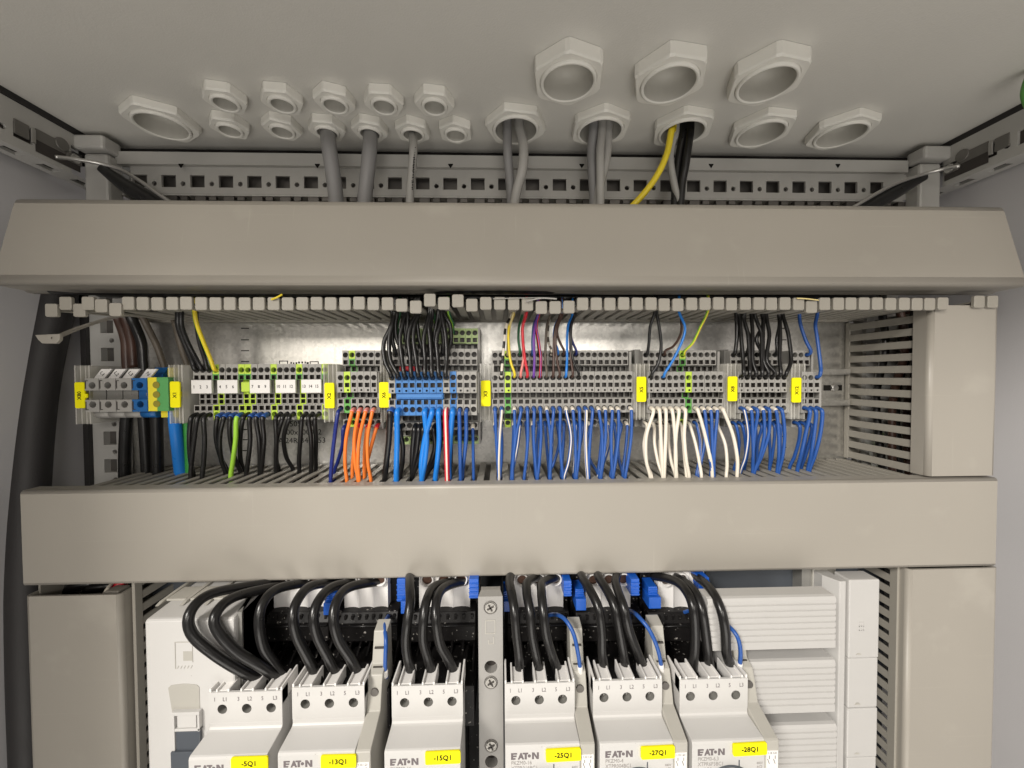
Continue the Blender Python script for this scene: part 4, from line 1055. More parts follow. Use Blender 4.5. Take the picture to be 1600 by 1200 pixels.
R3('brown wire rising from strip X3, right of two close together', 'wbrown', ((873.6, 589), (870, 560), (868, 530), (872, 508), (879, 489)))
R3('brown wire rising from the rear row of strip X3', 'wbrown', ((880, 554.5), (873, 530), (870, 512), (875, 491)), rear=True)
R3('light blue wire rising behind the brown ones from strip X3', 'wlblue', ((870.5, 554.5), (866, 530), (868, 508), (878, 489)), rear=True)
R3('light blue wire rising from the front row of strip X3', 'wlblue', ((883.6, 589), (886, 560), (886, 530), (888, 508), (895, 490)))
R3('brown wire between the light blue and the black one over strip X3', 'wbrown', ((893.6, 589), (892, 560), (891, 530), (892, 508), (897, 490)))
R3('black wire at the right end of the coloured group over strip X3', 'wblack', ((902.5, 589), (895, 560), (892, 530), (893, 508), (899, 489)))
R3('dark blue wire rising from the rear row at the right of the coloured group', 'wnavy', ((899, 554.5), (893, 530), (890, 508), (894, 491)), rear=True)
# X5 rising
R3('black wire rising from the rear row at the left of strip X5', 'wblack', ((1009.5, 554.5), (1014, 535), (1016, 510), (1023, 487)), 1.25, rear=True)
R3('black wire rising from the front row at the left of strip X5', 'wblack', ((1016.4, 589), (1029, 566), (1033, 540), (1030, 512), (1026, 487)), 1.3)
R3('brown wire curving up from the rear row of strip X5', 'wbrown', ((1037, 554.5), (1053, 540), (1064, 520), (1064, 492)), rear=True)
R3('light blue wire curving up from the front row of strip X5', 'wlblue', ((1036, 589), (1053, 560), (1067, 530), (1070, 510), (1061, 487)))
R3('yellow and green earth wire curving up from strip X5', 'wlime', ((1067, 554.5), (1083, 535), (1094, 512), (1106, 486)), st='wyell', rear=True)
for n_, (a, b, e, rr) in enumerate(((1144.5, 1151, 1150, 1), (1154, 1158, 1154, 1), (1164, 1172, 1163, 1), (1184, 1182, 1191, 1), (1209, 1214, 1217, 1))):
    R3('black wire rising from the rear row of strip X8, %s from the left' % ORD[n_], 'wblack', ((a, 554.5), (b, 530), (e+1, 508), (e, 491)), 1.5, rear=True)
for n_, (a, b, c, e) in enumerate(((1157.3, 1161, 1158, 1155), (1166.8, 1171, 1169, 1160), (1176.5, 1176, 1176, 1174), (1186, 1190, 1190, 1179), (1195.5, 1193, 1192, 1193), (1205, 1198, 1202, 1197), (1214.5, 1218, 1219, 1218), (1224, 1236, 1232, 1223))):
    R3('black wire rising from the front row of strip X8, %s from the left' % ORD[n_], 'wblack', ((a, 588), (b, 562), (c, 525), ((c+e)/2, 507), (e, 491)), 1.5)
R3('blue wire rising from the rear row of strip X12', 'wblue', ((1261, 554.5), (1259, 532), (1251, 508), (1249, 492)), 1.35, rear=True)
R3('blue wire rising from the front row of strip X12', 'wblue', ((1275.8, 589), (1282, 570), (1277, 530), (1274, 508), (1277, 490)), 1.35)
# X1 rising
def R1(lb, col, pts, r, st=None):
    up(lb, col, r, pts[0][0], pts[0][1], 335, pts[1:-1], pts[-1][0], pts[-1][1], G2, stripe=st, out=4)
R1('black wire rising at the left end of strip X1, first of three', 'wblack', ((308.3, 578), (300, 563), (288, 535), (279, 510), (278, 489)), 2.0)
R1('black wire rising at the left end of strip X1, second of three', 'wblack', ((318.5, 578), (306, 560), (293, 535), (284, 510), (283, 489)), 1.9)
R1('black wire rising at the left end of strip X1, third of three', 'wblack', ((328.3, 578), (320, 560), (312, 535), (308, 510), (306, 489)), 1.7)
R1('yellow and green earth wire slanting down to strip X1', 'wlime', ((338.3, 578), (327, 556), (317, 532), (308, 508), (304, 488)), 1.6, 'wyell')
# heavy feed cables at the left
def heavy(lb, col, r, pts, st=None):
    mb_ = MB(); C = cr([at(*p) for p in pts], 8)
    if st: mb_.tube(C, r, 14, lambda i, j: 1 if j in (5, 6, 7, 8, 9, 10) else 0)
    else: mb_.tube(C, r, 14)
    tag(mb_.build('cable', [M[col]]+([M[st]] if st else []), origin=at(*pts[0])), lb, 'cable', 'heavy feed cables at the left')
heavy('heavy brown feed cable curving up behind strip X80, leftmost', 'wbrown', 3.6, ((178, 480, 345), (186, 500, 350), (196, 530, 352), (198, 560, 352), (200, 590, 352)))
heavy('heavy brown feed cable curving up behind strip X80, second from left', 'wbrown', 3.4, ((190, 482, 345), (199, 505, 350), (206, 535, 352), (209, 575, 352)))
heavy('heavy black feed cable curving up behind strip X80', 'wblack', 3.8, ((196, 478, 340), (208, 502, 347), (221, 535, 350), (224, 562, 350), (226, 590, 350)))
heavy('slim greyish brown feed cable slanting up behind strip X80', 'wgbrown', 2.6, ((218, 486, 345), (230, 510, 352), (247, 545, 355), (262, 590, 355)))
heavy('brown and yellow feed wire behind bracket X1', 'wgbrown', 2.4, ((272, 500, 350), (284, 545, 354), (294, 575, 356), (300, 600, 356)), 'wyell')
heavy('heavy black cable dropping below strip X80, leftmost of three', 'wblack', 4.4, ((199, 640, 350), (197, 670, 350), (195, 720, 350), (196, 775, 350)))
heavy('heavy black cable dropping below strip X80, middle of three', 'wblack', 4.2, ((224, 640, 350), (226, 670, 350), (229, 720, 350), (231, 775, 350)))
heavy('heavy black cable dropping below strip X80, rightmost of three', 'wblack', 4.6, ((245, 640, 346), (245, 670, 346), (246, 720, 346), (246, 775, 346)))
heavy('heavy light blue feed cable dropping beside bracket X1', 'wlblue', 4.6, ((272, 640, 340), (274, 665, 340), (278, 700, 342), (283, 745, 344), (286, 775, 344)))
heavy('heavy green and yellow earth cable dropping beside bracket X1', 'wgreen', 2.9, ((291, 640, 345), (292, 670, 345), (294, 700, 345), (296, 740, 345), (297, 775, 345)), 'wyell')
heavy('navy blue bridging wire behind the left end of strip X1', 'wnavy', 2.6, ((284, 648, 352), (296, 648, 348), (306, 650, 344)))
# big black conduit down the left wall
P = [at(96, 440, 352), at(88, 480, 348), at(70, 560, 340), at(57, 640, 333), at(47, 760, 325), at(42, 900, 318), at(44, 1050, 314), at(50, 1220, 312)]
cable('conduit', 'thick matt black conduit running down the left side wall', 'conduit', P, 11.5, M['rubber'], n=24)

# ------------------------------------------------------------------ busbar section, lower part
# contactor-like units behind, partly covered by the duct
unit_px = [(428, 507), (538, 606), (655, 734), (803, 880), (915, 985), (1028, 1100)]
ad_px = [(398, 520), (521, 626), (627, 747), (789, 893), (896, 1007), (1009, 1112)]
brk_names = ['-5Q1', '-13Q1', '-15Q1', '-25Q1', '-27Q1', '-28Q1']
UY = 298.0
for i, (a, b) in enumerate(unit_px):
    x0, x1 = X(a, UY, 930), X(b, UY, 930); z0 = Z(954, UY, (a+b)/2); z1 = z0+55
    t = thing('contactor', 'white contactor half hidden under the duct, above breaker '+brk_names[i], 'contactor', ((x0+x1)/2, 330, z0), 'white contactors under the duct')
    m_ = MB(); n = 24; w_ = (x1-x0)/3
    prof = [(x0, 345)]
    for k in range(n+1):
        u = k/n; xx = x0+(x1-x0)*u; ph = (u*3) % 1
        prof.append((xx, UY+1.6*abs(math.sin(PI*u*3))**0.7))
    prof.append((x1, 345))
    m_.prism(prof, z0, z1, 'z', smooth=False); m_.build('housing', M['white'], t)
    zc = Z(906, UY-2, (a+b)/2)
    for k in range(3):
        cx = x0+(k+0.5)*w_
        m_ = MB(); rows = []
        for r, y in ((5.0, UY+2), (5.0, UY-2.5), (4.5, UY-3), (3.9, UY-2.5), (3.8, UY+1.5)):
            rows.append([(cx+r*math.cos(2*PI*j/24), y, zc+r*math.sin(2*PI*j/24)) for j in range(24)])
        m_.rings(rows); m_.build('screw_guard', M['white'], t)
        m_ = MB(); m_.disc((cx, UY-0.5, zc), 3.7, 'y', 1); m_.build('screw', M['copper'], t)
for i, (a, b) in enumerate(ad_px):
    x0, x1 = X(a, 292, 980)+0.4, X(b, 292, 980)-0.4; pm = (a+b)/2
    t = thing('busbar_adapter', 'black busbar adapter behind the wires of breaker '+brk_names[i], 'busbar adapter', ((x0+x1)/2, 320, -300), 'black busbar adapters')
    m_ = MB()
    m_.box(x0, x1, 306, 360, -330, -130)
    zt, zm, zb_ = Z(957, 292, pm), Z(974, 289, pm), Z(1002, 289, pm)
    m_.prism([(306, zt), (293, zt), (289, zm), (287, zm), (287, zm-1.6), (289, zm-1.6), (289, zb_), (306, zb_-3)], x0+1.5, x1-1.5, 'x')
    m_.build('base', M['black'], t, bevel=0.4)
    m_ = MB(); m_.tube([(x0+2, 286.6, zm-0.6), (x1-2, 286.6, zm-0.6)], 0.7, 8); m_.build('ridge', M['wblack'], t)
    m_ = MB()
    for k in range(9):
        xx = x0+4+(x1-x0-8)*k/8.0
        m_.box(xx-0.9, xx+0.9, 290.2, 294, zt-5.2+0.3*(k % 3), zt-1.2)
    m_.build('slot_ribs', M['black'], t)
    m_ = MB()
    for k in range(7):
        xx = x0+3+(x1-x0-6)*k/6.0
        m_.prism([(306, zb_-3), (300, zb_-6), (272, -215), (272, -235), (306, -235)], xx-0.8, xx+0.8, 'x')
    m_.box(x0+1, x1-1, 266, 306, -240, -212)
    m_.build('lower_ribs', M['black'], t, bevel=0.3)
    m_ = MB()
lat = [((388, 410, 937, 963), (398, 408, 931, 940), 0), ((505, 520, 943, 961), (511, 526, 928, 941), 1), ((626, 636, 940, 959), (620, 634, 905, 940), 2), ((733, 748, 905, 935), None, 2), ((787, 799, 940, 956), (787, 796, 924, 940), 3),
       ((881, 893, 908, 932), None, 3), ((900, 916, 936, 954), (899, 912, 921, 936), 4), ((986, 999, 905, 931), None, 4), ((1014, 1033, 934, 951), (1013, 1027, 917, 934), 5), ((1093, 1108, 903, 927), None, 5)]
for k, (r1, r2, ai) in enumerate(lat):
    m_ = MB()
    for j, rr in enumerate((r1, r2)):
        if rr is None: continue
        Yl = 286+j*4; p, q = at(rr[0], rr[2], Yl), at(rr[1], rr[3], Yl)
        m_.box(p.x, q.x, Yl, Yl+14, q.z, p.z)
        if r2 is None or j == 1:
            for s_ in range(4): m_.box(p.x-0.3, q.x+0.3, Yl-0.7, Yl, q.z+(p.z-q.z)*(s_+0.3)/4.5, q.z+(p.z-q.z)*(s_+0.3)/4.5+0.9)
    tag(m_.build('release_latch', M['latch'], bevel=0.5), '%s blue plastic latch, %s from the left in the row under the duct' % ('ribbed' if r2 is None else 'stepped', ORD[k]), 'latch', 'blue plastic latches under the duct')
# support strip with screws
Ys = 264.5
x0, x1 = X(748, Ys, 1060), X(786, Ys, 1060); zt = Z(932, Ys, 767)
t = thing('busbar_support', 'narrow pale grey support strip with screws between the two breaker groups', 'busbar support', ((x0+x1)/2, 290, -300))
m_ = MB()
def Tsup(u, v, d): return (u, Ys+d, v)
cx = (x0+x1)/2
zh1, zh2 = Z(1042, Ys, 767), Z(1190, Ys, 767)
lv = [zt, (zh1+13), zh1-7, zh2+7, zh2-7, -330]
m_.cell(Tsup, x0, x1, lv[1], lv[0], None, 0, 0, 0, 0)
m_.cell(Tsup, x0, x1, lv[2], lv[1], 'c', cx, zh1, 4.4, 7, 0, 1)
m_.cell(Tsup, x0, x1, lv[3], lv[2], None, 0, 0, 0, 0)
m_.cell(Tsup, x0, x1, lv[4], lv[3], 'c', cx, zh2, 4.4, 7, 0, 1)
m_.cell(Tsup, x0, x1, lv[5], lv[4], None, 0, 0, 0, 0)
m_.add([(x0, Ys, -330), (x0, Ys, zt), (x0, 300, zt), (x0, 300, -330)], [(0, 1, 2, 3)]); m_.add([(x1, Ys, -330), (x1, Ys, zt), (x1, 300, zt), (x1, 300, -330)], [(3, 2, 1, 0)])
m_.add([(x0, Ys, zt), (x1, Ys, zt), (x1-1.5, 272, zt+0.5), (x0+1.5, 272, zt+0.5)], [(0, 1, 2, 3)])
m_.add([(x0+1.5, 272, zt+0.5), (x1-1.5, 272, zt+0.5), (x1-1.5, 278, zt-0.5), (x0+1.5, 278, zt-0.5)], [(0, 1, 2, 3)])
m_.build('strip', [M['strip'], M['hole']], t)
for py in (949, 1066, 1165):
    z_ = Z(py, Ys, 767)
    m_ = MB(); rows = [[(cx+r*math.cos(2*PI*j/24), y, z_+r*math.sin(2*PI*j/24)) for j in range(24)] for r, y in ((4.6, Ys-0.1), (4.5, Ys-0.4), (4.1, Ys-0.4), (4.0, Ys-0.1))]
    m_.rings(rows); 
    sc = m_.build('screw', M['dsteel'], t)
    m_ = MB(); m_.disc((cx, Ys-0.9, z_), 3.5, 'y', 0.9)
    for a in (0.5, 0.5+PI/2):
        dx, dz = math.cos(a), math.sin(a)
        m_.prism([(cx+dx*2.4-dz*.45, z_+dz*2.4+dx*.45), (cx+dx*2.4+dz*.45, z_+dz*2.4-dx*.45), (cx-dx*2.4+dz*.45, z_-dz*2.4-dx*.45), (cx-dx*2.4-dz*.45, z_-dz*2.4+dx*.45)], Ys-1.4, Ys-0.85, 'y', mi=1)
    m_.build('screw_head', [M['hsteel'], M['hole']], sc)
m_ = MB(); p, q = at(758, 969, Ys), at(774, 990, Ys)
m_.box(p.x, q.x, Ys-0.3, Ys, q.z, q.z+0.5); m_.box(p.x, q.x, Ys-0.3, Ys, p.z-0.5, p.z); m_.box(p.x, p.x+0.5, Ys-0.3, Ys, q.z+0.5, p.z-0.5); m_.box(q.x-0.5, q.x, Ys-0.3, Ys, q.z+0.5, p.z-0.5)
p, q = at(763, 995, Ys), at(772, 1006, Ys); m_.box(p.x, q.x, Ys-0.3, Ys, q.z, q.z+0.5); m_.box(p.x, p.x+.5, Ys-0.3, Ys, q.z+0.5, q.z+3); m_.box(q.x-.5, q.x, Ys-0.3, Ys, q.z+0.5, p.z)
m_.build('embossing', M['brk2'], t)

# motor protection breakers
def funnel(mb_, x0, x1, zt, yf):
    mb_.box(x0, x1, yf+1.6, yf+15, zt-9, zt-0.6); 
    mb_.box(x0-0.6, x0+0.5, yf+0.5, yf+17, zt-9, zt+0.8); mb_.box(x1-0.5, x1+0.6, yf+0.5, yf+17, zt-9, zt+0.8)
BR = [ # terminal face px0,px1,pytop, pybottom ; front px0,px1,pytop ; aux right front edge
 (324.5, 446, 1081, 1138, 291, 416, 1185, None), (455.6, 572.5, 1073, 1132, 430.5, 554.6, 1178, 580), (610.5, 725, 1071, 1129, 598, 721, 1175, None),
 (787.5, 899, 1067.5, 1125, 788, 908, 1166, 932.7), (924, 1035, 1063, 1120, 935.6, 1055.7, 1163, 1077.7), (1058, 1169.4, 1061, 1117, 1080, 1200, 1160, 1220)]
YT, YF = 248.0, 231.0
types = ['PKZM0-16', 'PKZM0-4', 'PKZM0-16', 'PKZM0-16', 'PKZM0-4', 'PKZM0-6,3']
types2 = ['XTPR016BC1', 'XTPR004BC1', 'XTPR016BC1', 'XTPR016BC1', 'XTPR004BC1', 'XTPR6P3BC1']
for i, (a, b, pt_, pb, c, d, pf, au) in enumerate(BR):
    xa, xb = X(a, YT, pt_+10), X(b, YT, pt_+10); xc, xd = X(c, YF, pf), X(d, YF, pf)
    xm = (xa+xb+xc+xd)/4; hw = 22.4
    pm = (a+b)/2
    zt, zb_ = Z(pt_, YT, pm), Z(pb, YT, pm); zf = Z(pf, YF, (c+d)/2)
    x0, x1 = xm-hw, xm+hw
    t = thing('motor_breaker', 'light grey motor breaker tagged '+brk_names[i]+', wired from above', 'motor breaker', (xm, 260, -320), 'motor breakers on the busbars')
    m_ = MB(); r = 1.5
    prof = [(YT+7, zt-8), (YT+7, zb_+4), (YT+0.02, zb_+4), (YT+0.02, zb_+1.5), (YT-0.6, zb_+0.4), (YT-2, zb_), (YF+1.4, zf+1.2), (YF+0.4, zf+0.7), (YF, zf-0.6), (YF, -330), (262, -330), (262, zt-8)]
    m_.prism(prof, x0, x1, 'x'); m_.build('housing', M['brk'], t, bevel=0.35)
    # face with screw wells
    m_ = MB(); zc = Z(pt_+26, YT, pm); wv = (x1-x0)/3; T = Tfront(YT)
    for k in range(3):
        m_.cell(T, x0+k*wv, x0+(k+1)*wv, zb_+4, zt, 'c', x0+(k+0.5)*wv+(0.6 if i < 3 else -0.4), zc, 3.0, 6.2, 0, 1, inner=2)  # well walls coloured dark grey as the shade inside them
    m_.add([(x0, YT, zb_+4), (x0, YT, zt), (x0, YT+7, zt), (x0, YT+7, zb_+4)], [(0, 1, 2, 3)]); m_.add([(x1, YT, zb_+4), (x1, YT, zt), (x1, YT+7, zt), (x1, YT+7, zb_+4)], [(3, 2, 1, 0)])
    m_.add([(x0, YT, zt), (x1, YT, zt), (x1, YT+1.5, zt), (x0, YT+1.5, zt)], [(0, 1, 2, 3)]); m_.add([(x0, YT+1.5, zt), (x1, YT+1.5, zt), (x1, YT+1.5, zt-6), (x0, YT+1.5, zt-6)], [(0, 1, 2, 3)])
    m_.build('terminal_face', [M['brk'], M['hole'], M['tgrey2']], t)
    for k in range(3):
        cxs = x0+(k+0.5)*wv+(0.6 if i < 3 else -0.4)
        m_ = MB(); m_.disc((cxs, YT+4.4, zc-0.6), 1.9, 'y', 1.5, 18)
        m_.box(cxs-1.9, cxs+1.9, YT+4.2, YT+4.5, zc-0.9, zc-0.3, 1); m_.box(cxs-0.35, cxs+0.35, YT+4.15, YT+4.5, zc-2.2, zc+1.0, 1)
        m_.build('screw', [M['steel'], M['hole']], t)
    m_ = MB()
    for k in range(3): funnel(m_, x0+k*wv+4.6, x0+k*wv+11.6, zt+0.8, YT)
    m_.box(x0, x0+1.2, YT+0.4, YT+20, zt-9, zt+2.0); m_.box(x1-1.2, x1, YT+0.4, YT+20, zt-9, zt+2.0)
    m_.build('wire_funnels', M['white'], t, bevel=0.2, seg=1)
    m_ = MB(); m_.box(x0+1.2, x1-1.2, YT+6, YT+30, zt-9.5, zt-6.5); m_.build('recess', M['black'], t)
    m_ = MB(); m_.box(x0+0.5, x1-0.5, 262.2, 300, -330, zt-10.5); m_.build('rear_body', M['black'], t)
    for k, s_ in enumerate(('1', 'L1', '3', 'L2', '5', 'L3')):
        text(t, s_, x0+(3.6, 9.9, 18.1, 25.0, 32.8, 40.6)[k], YT-0.12, zt-4.4, 3.6, M['inkgrey'], sx=0.8)
    # front markings
    g = at(c+26, pf+14, YF)
    lz = zf-5.6; lx = x0+3.4; H = 4.0
    m_ = MB()
    def poly(pts): m_.prism([(lx+u, lz-H/2+v) for u, v in pts], YF-0.12, YF+0.05, 'y')
    poly([(0, 0), (0, 4), (3.6, 4), (3.6, 3.1), (1.3, 3.1), (1.3, 2.5), (3.4, 2.5), (3.2, 1.6), (1.3, 1.6), (1.3, .9), (2.8, .9), (2.5, 0)])
    poly([(4.0, 0), (5.6, 4), (6.3, 4), (7.8, 0), (6.7, 0), (6.4, .9), (5.4, .9), (5.0, 0)])
    poly([(6.9, 4), (6.9, 3.1), (8.1, 3.1), (8.1, 0), (9.4, 0), (9.4, 3.1), (10.2, 3.1), (10.2, 4)])
    poly([(10.9+0.95*math.cos(2*PI*j/12), 2+0.95*math.sin(2*PI*j/12)) for j in range(12)])
    poly([(12.5, 0), (12.5, 4), (13.9, 4), (15.4, 1.6), (15.4, 4), (16.6, 4), (16.6, 0), (15.3, 0), (13.7, 2.5), (13.7, 0)])
    m_.build('logo', M['inkgrey'], t)
    text(t, types[i], lx, YF-0.12, lz-4.2, 3.3, M['inkpale'], align='LEFT', sx=0.85); text(t, types2[i], lx, YF-0.12, lz-7.4, 3.3, M['inkpale'], align='LEFT', sx=0.85); text(t, 'In=%sA' % ('16', '4', '16', '16', '4', '6,3')[i], lx, YF-0.12, lz-10.6, 3.3, M['inkpale'], align='LEFT', sx=0.85)
    text(t, '440V\nAC3', x1-3.2, YF-0.12, lz-9.0, 2.3, M['inkpale'], sx=0.8)
    m_ = MB(); n = 40; cxk, czk = xm+1.0, lz-24.5; rows = []
    for r, y in ((16.2, YF-0.1), (16.0, YF-0.9), (15.3, YF-0.9), (15.1, YF-0.1)): rows.append([(cxk+r*math.cos(PI*0.12+PI*0.76*j/n), y, czk+r*math.sin(PI*0.12+PI*0.76*j/n)) for j in range(n+1)])
    vs = [p for rr in rows for p in rr]; fs = [(q*(n+1)+j, q*(n+1)+j+1, (q+1)*(n+1)+j+1, (q+1)*(n+1)+j) for q in range(3) for j in range(n)]
    m_.add(vs, fs, 0, True); m_.build('dial_ring', M['dgrey'], t)
    m_ = MB(); m_.disc((cxk, YF-8, czk), 12.5, 'y', 8, 36); m_.build('knob', M['dgrey'], t, bevel=0.8)
    m_ = MB(); m_.box(cxk+5.2, cxk+5.9, YF-0.12, YF+0.1, lz-9.5, lz-5.5); m_.build('index_mark', M['dgrey'], t)
    # yellow name plate
    lp = {0: (360, 418, 1185), 1: (500.5, 556, 1182), 2: (664, 719.5, 1176), 3: (853, 908, 1172), 4: (1002, 1055, 1168), 5: (1146, 1199, 1163)}[i]
    y_ = YF-1.4
    lxa, lxb = X(lp[0], y_, lp[2]), X(lp[1], y_, lp[2]); lzt = Z(lp[2], y_, lp[0]); lzb = lzt-7.6
    lxa, lxb = max(lxa, x0+1), lxb
    m_ = MB(); r = 1.0; pr = []
    for (qx, qz, a0) in ((lxb-r, lzb+r, -PI/2), (lxb-r, lzt-r, 0), (lxa+r, lzt-r, PI/2), (lxa+r, lzb+r, PI)):
        for q in range(4): a_ = a0+PI/2*q/3; pr.append((qx+r*math.cos(a_), qz+r*math.sin(a_)))
    ta = (0.0, -0.01, 0.012, 0.02, 0.014, 0.02)[i]; cxl, czl = (lxa+lxb)/2, (lzt+lzb)/2
    pr = [(cxl+(u-cxl)*math.cos(ta)-(v-czl)*math.sin(ta), czl+(u-cxl)*math.sin(ta)+(v-czl)*math.cos(ta)) for u, v in pr]
    m_.prism(pr, y_, YF-0.02, 'y'); nm = m_.build('name_plate', M['label'], t, bevel=0.25)
    text(nm, brk_names[i], (lxa+lxb)/2, y_-0.14, (lzt+lzb)/2+0.2, 4.1, M['ink'], bold=0.02)
    # auxiliary contact on the right flank
    if au:
        ax0, ax1 = x1+0.15, x1+9.0
        m_ = MB()
        prof = [(YF+0.2, -330), (YF+0.2, zf-0.4), (YF+1.4, zf+0.5), (YT+3, zb_+5), (YT+7, zt-5), (YT+9, zt), (YT+15, zt+3), (YT+20, zt+22), (YT+30, zt+24), (YT+40, -330)]
        m_.prism(prof, ax0, ax1, 'x'); m_.build('auxiliary_contact', M['brk2'], t, bevel=0.5)
        m_ = MB(); m_.disc(((ax0+ax1)/2, YT+5.2, zt-9), 2.5, 'y', 3, 20); m_.build('screw', M['dsteel'], t)
        m_ = MB(); m_.box(ax0+1.4, ax1-1.4, YT+12.6, YT+13.6, zt+1.4, zt+2.4); m_.box(ax0+1.4, ax1-1.4, YT+16.2, YT+17.4, zt+12, zt+13); m_.build('slot', M['hole'], t)
        m_ = MB(); m_.box(ax0+0.8, ax1-0.8, YF-0.1, YF+0.25, zf-18, zf-6); cp = m_.build('circuit_label', M['white'], t)
        text(t, '1.13 1.21', (ax0+ax1)/2, YF-0.2, zf-7.4, 1.7, M['ink'], sx=0.9)
        m_ = MB()
        for q in (-1.8, 1.8):
            m_.box((ax0+ax1)/2+q-0.15, (ax0+ax1)/2+q+0.15, YF-0.2, YF-0.05, zf-11, zf-9); m_.prism([((ax0+ax1)/2+q-1.2, zf-11), ((ax0+ax1)/2+q-0.9, zf-11), ((ax0+ax1)/2+q+0.15, zf-14), ((ax0+ax1)/2+q-0.15, zf-14)], YF-0.2, YF-0.05, 'y')
        m_.build('contact_symbol', M['ink'], t)
    # three heavy wires
    if i == 0: ws = (((500, 1058), (448, 1045), (0, 0)),)
WP = { # per breaker: three polylines (px,py,Y)
 0: (((408,1062,262),(380,1050,256),(335,1022,250),(300,990,248),(297,958,250),(325,930,262),(380,917,280),(440,910,300),(500,908,330)),
     ((436,1062,262),(412,1044,256),(370,1018,252),(340,985,250),(337,960,252),(362,935,264),(410,921,282),(460,913,300),(520,908,330)),
     ((445,1062,264),(430,1040,262),(412,1012,260),(405,975,260),(410,945,264),(430,922,275),(470,912,292),(530,906,325))),
 1: (((496,1060,262),(482,1030,260),(464,995,258),(458,965,258),(464,940,264),(482,918,276),(510,911,292),(560,905,325)),
     ((528,1060,262),(514,1030,260),(496,995,258),(490,965,258),(497,940,264),(515,920,276),(545,911,292),(600,905,325)),
     ((562,1060,262),(548,1030,260),(529,1000,258),(521,968,258),(526,940,264),(542,920,276),(575,911,292),(640,905,325))),
 2: (((645,1058,262),(637,1028,260),(634,1000,260),(637,970,260),(641,940,266),(640,912,280),(640,895,300)),
     ((676,1058,262),(669,1030,260),(661,1000,258),(662,965,258),(668,935,266),(682,915,282),(720,908,300)),
     ((712,1058,262),(700,1030,260),(687,1005,258),(681,965,258),(684,932,268),(700,915,284),(735,906,305))),
 3: (((812,1058,262),(811,1025,260),(807,990,260),(804,955,262),(799,925,272),(796,908,284),(800,892,300)),
     ((844,1056,262),(838,1025,260),(831,990,260),(828,955,262),(823,925,272),(826,908,284),(850,898,305)),
     ((874,1056,262),(862,1022,260),(853,990,258),(849,955,260),(846,925,270),(849,910,284),(880,898,305))),
 4: (((945,1054,262),(941,1020,262),(940,985,262),(935,950,264),(922,922,274),(910,903,286),(905,890,305)),
     ((979,1054,262),(974,1020,262),(968,985,262),(961,950,264),(948,922,274),(936,903,286),(932,890,305)),
     ((1008,1052,262),(996,1020,262),(983,985,260),(975,950,262),(965,922,274),(962,906,286),(968,890,305))),
 5: (((1080,1050,262),(1085,1020,262),(1086,985,262),(1083,950,262),(1073,925,270),(1055,908,282),(1020,899,300)),
     ((1109,1050,262),(1106,1020,262),(1102,985,262),(1097,955,262),(1087,928,270),(1073,912,282),(1050,898,305)),
     ((1143,1048,262),(1135,1020,258),(1133,985,256),(1127,955,258),(1116,930,266),(1102,912,280),(1080,895,305)))}
for i in WP:
    for j, pts in enumerate(WP[i]):
        P = [at(*p) for p in pts]; P = [P[0]+Vector((0, 2, -8))]+P
        mb_ = MB(); mb_.tube(cr(P, 8), 3.15, 16)
        tag(mb_.build('power_wire', M['wblack'], origin=P[0]), 'thick glossy black wire looping into breaker %s, %s of three' % (brk_names[i], ('left', 'middle', 'right')[j]), 'wire', 'thick black wires of the motor breakers')
for lb, pts in (('thin blue wire on the auxiliary contact of breaker -13Q1', ((602,1054,262),(602,1030,262),(603,1000,264),(601,975,275),(607,962,290))),
                ('thin blue wire on the auxiliary contact of breaker -25Q1', ((907,1050,258),(903,1020,256),(896,990,258),(883,968,264),(868,960,275),(855,962,290))),
                ('thin blue wire on the auxiliary contact of breaker -27Q1', ((1034,1048,258),(1028,1015,256),(1015,985,258),(1000,966,264),(988,956,275),(975,954,290))),
                ('thin blue wire on the auxiliary contact of breaker -28Q1', ((1155,1044,258),(1157,1018,256),(1152,995,256),(1138,978,262),(1120,968,270),(1100,957,280),(1080,954,288),(1066,958,295)))):
    P = [at(*p) for p in pts]; P = [P[0]+Vector((0, 3, -4))]+P
    o = MB(); C = cr(P, 8); o.tube(C, 1.35, 10); o = tag(o.build('wire', M['wlblue'] if False else M['wblue'], origin=P[0]), lb, 'wire', 'thin blue auxiliary wires')
    m2 = MB(); m2.tube(C[6:12], 1.8, 10); m2.build('ferrule', M['white'], o)

# white connection box at the left
Yb = 255
x0, x1 = X(229, Yb, 1100), X(371, Yb, 1000); z1 = Z(967, Yb, 300); z2 = z1+0.0
t = thing('busbar_connector', 'large white connector box left of the breakers with a dark handle', 'busbar connector', ((x0+x1)/2, 290, -320))
m_ = MB()
xt0 = X(241, 285, 925)
m_.prism([(Yb, -330), (Yb, z1-1.5), (Yb+1, z1), (283, z1+1.5), (300, z1+2), (330, z1+2), (330, -330)], x0, x1-2, 'x'); 
m_.build('housing', M['brk'], t, bevel=1.4)
m_ = MB()
m_.prism([(x1-2, 259), (x1+0.5, 259), (X(391, 292, 1000), 292), (X(391, 292, 1000), 320), (x1-2, 320)], -300, z1+1.5, 'z'); m_.build('side_wing', M['tgrey2'], t, bevel=0.3)  # dark grey paints this flank of the white box as shaded
m_ = MB()
for px in (258, 295, 332, 366):
    p = at(px, 945, 275); m_.prism([(268, z1+1), (272, z1+2.4), (284, z1+3.0), (300, z1+3.2), (300, z1)], p.x-1.3, p.x+1.3, 'x')
for px in (277, 314, 350):
    p = at(px, 945, 275); m_.box(p.x-6.5, p.x+6.5, 274, 290, z1+1, z1+2.6)
m_.build('wire_guides', M['brk2'], t, bevel=0.4)
m_ = MB()
p, q = at(273, 1003, Yb), at(302, 1044, Yb)
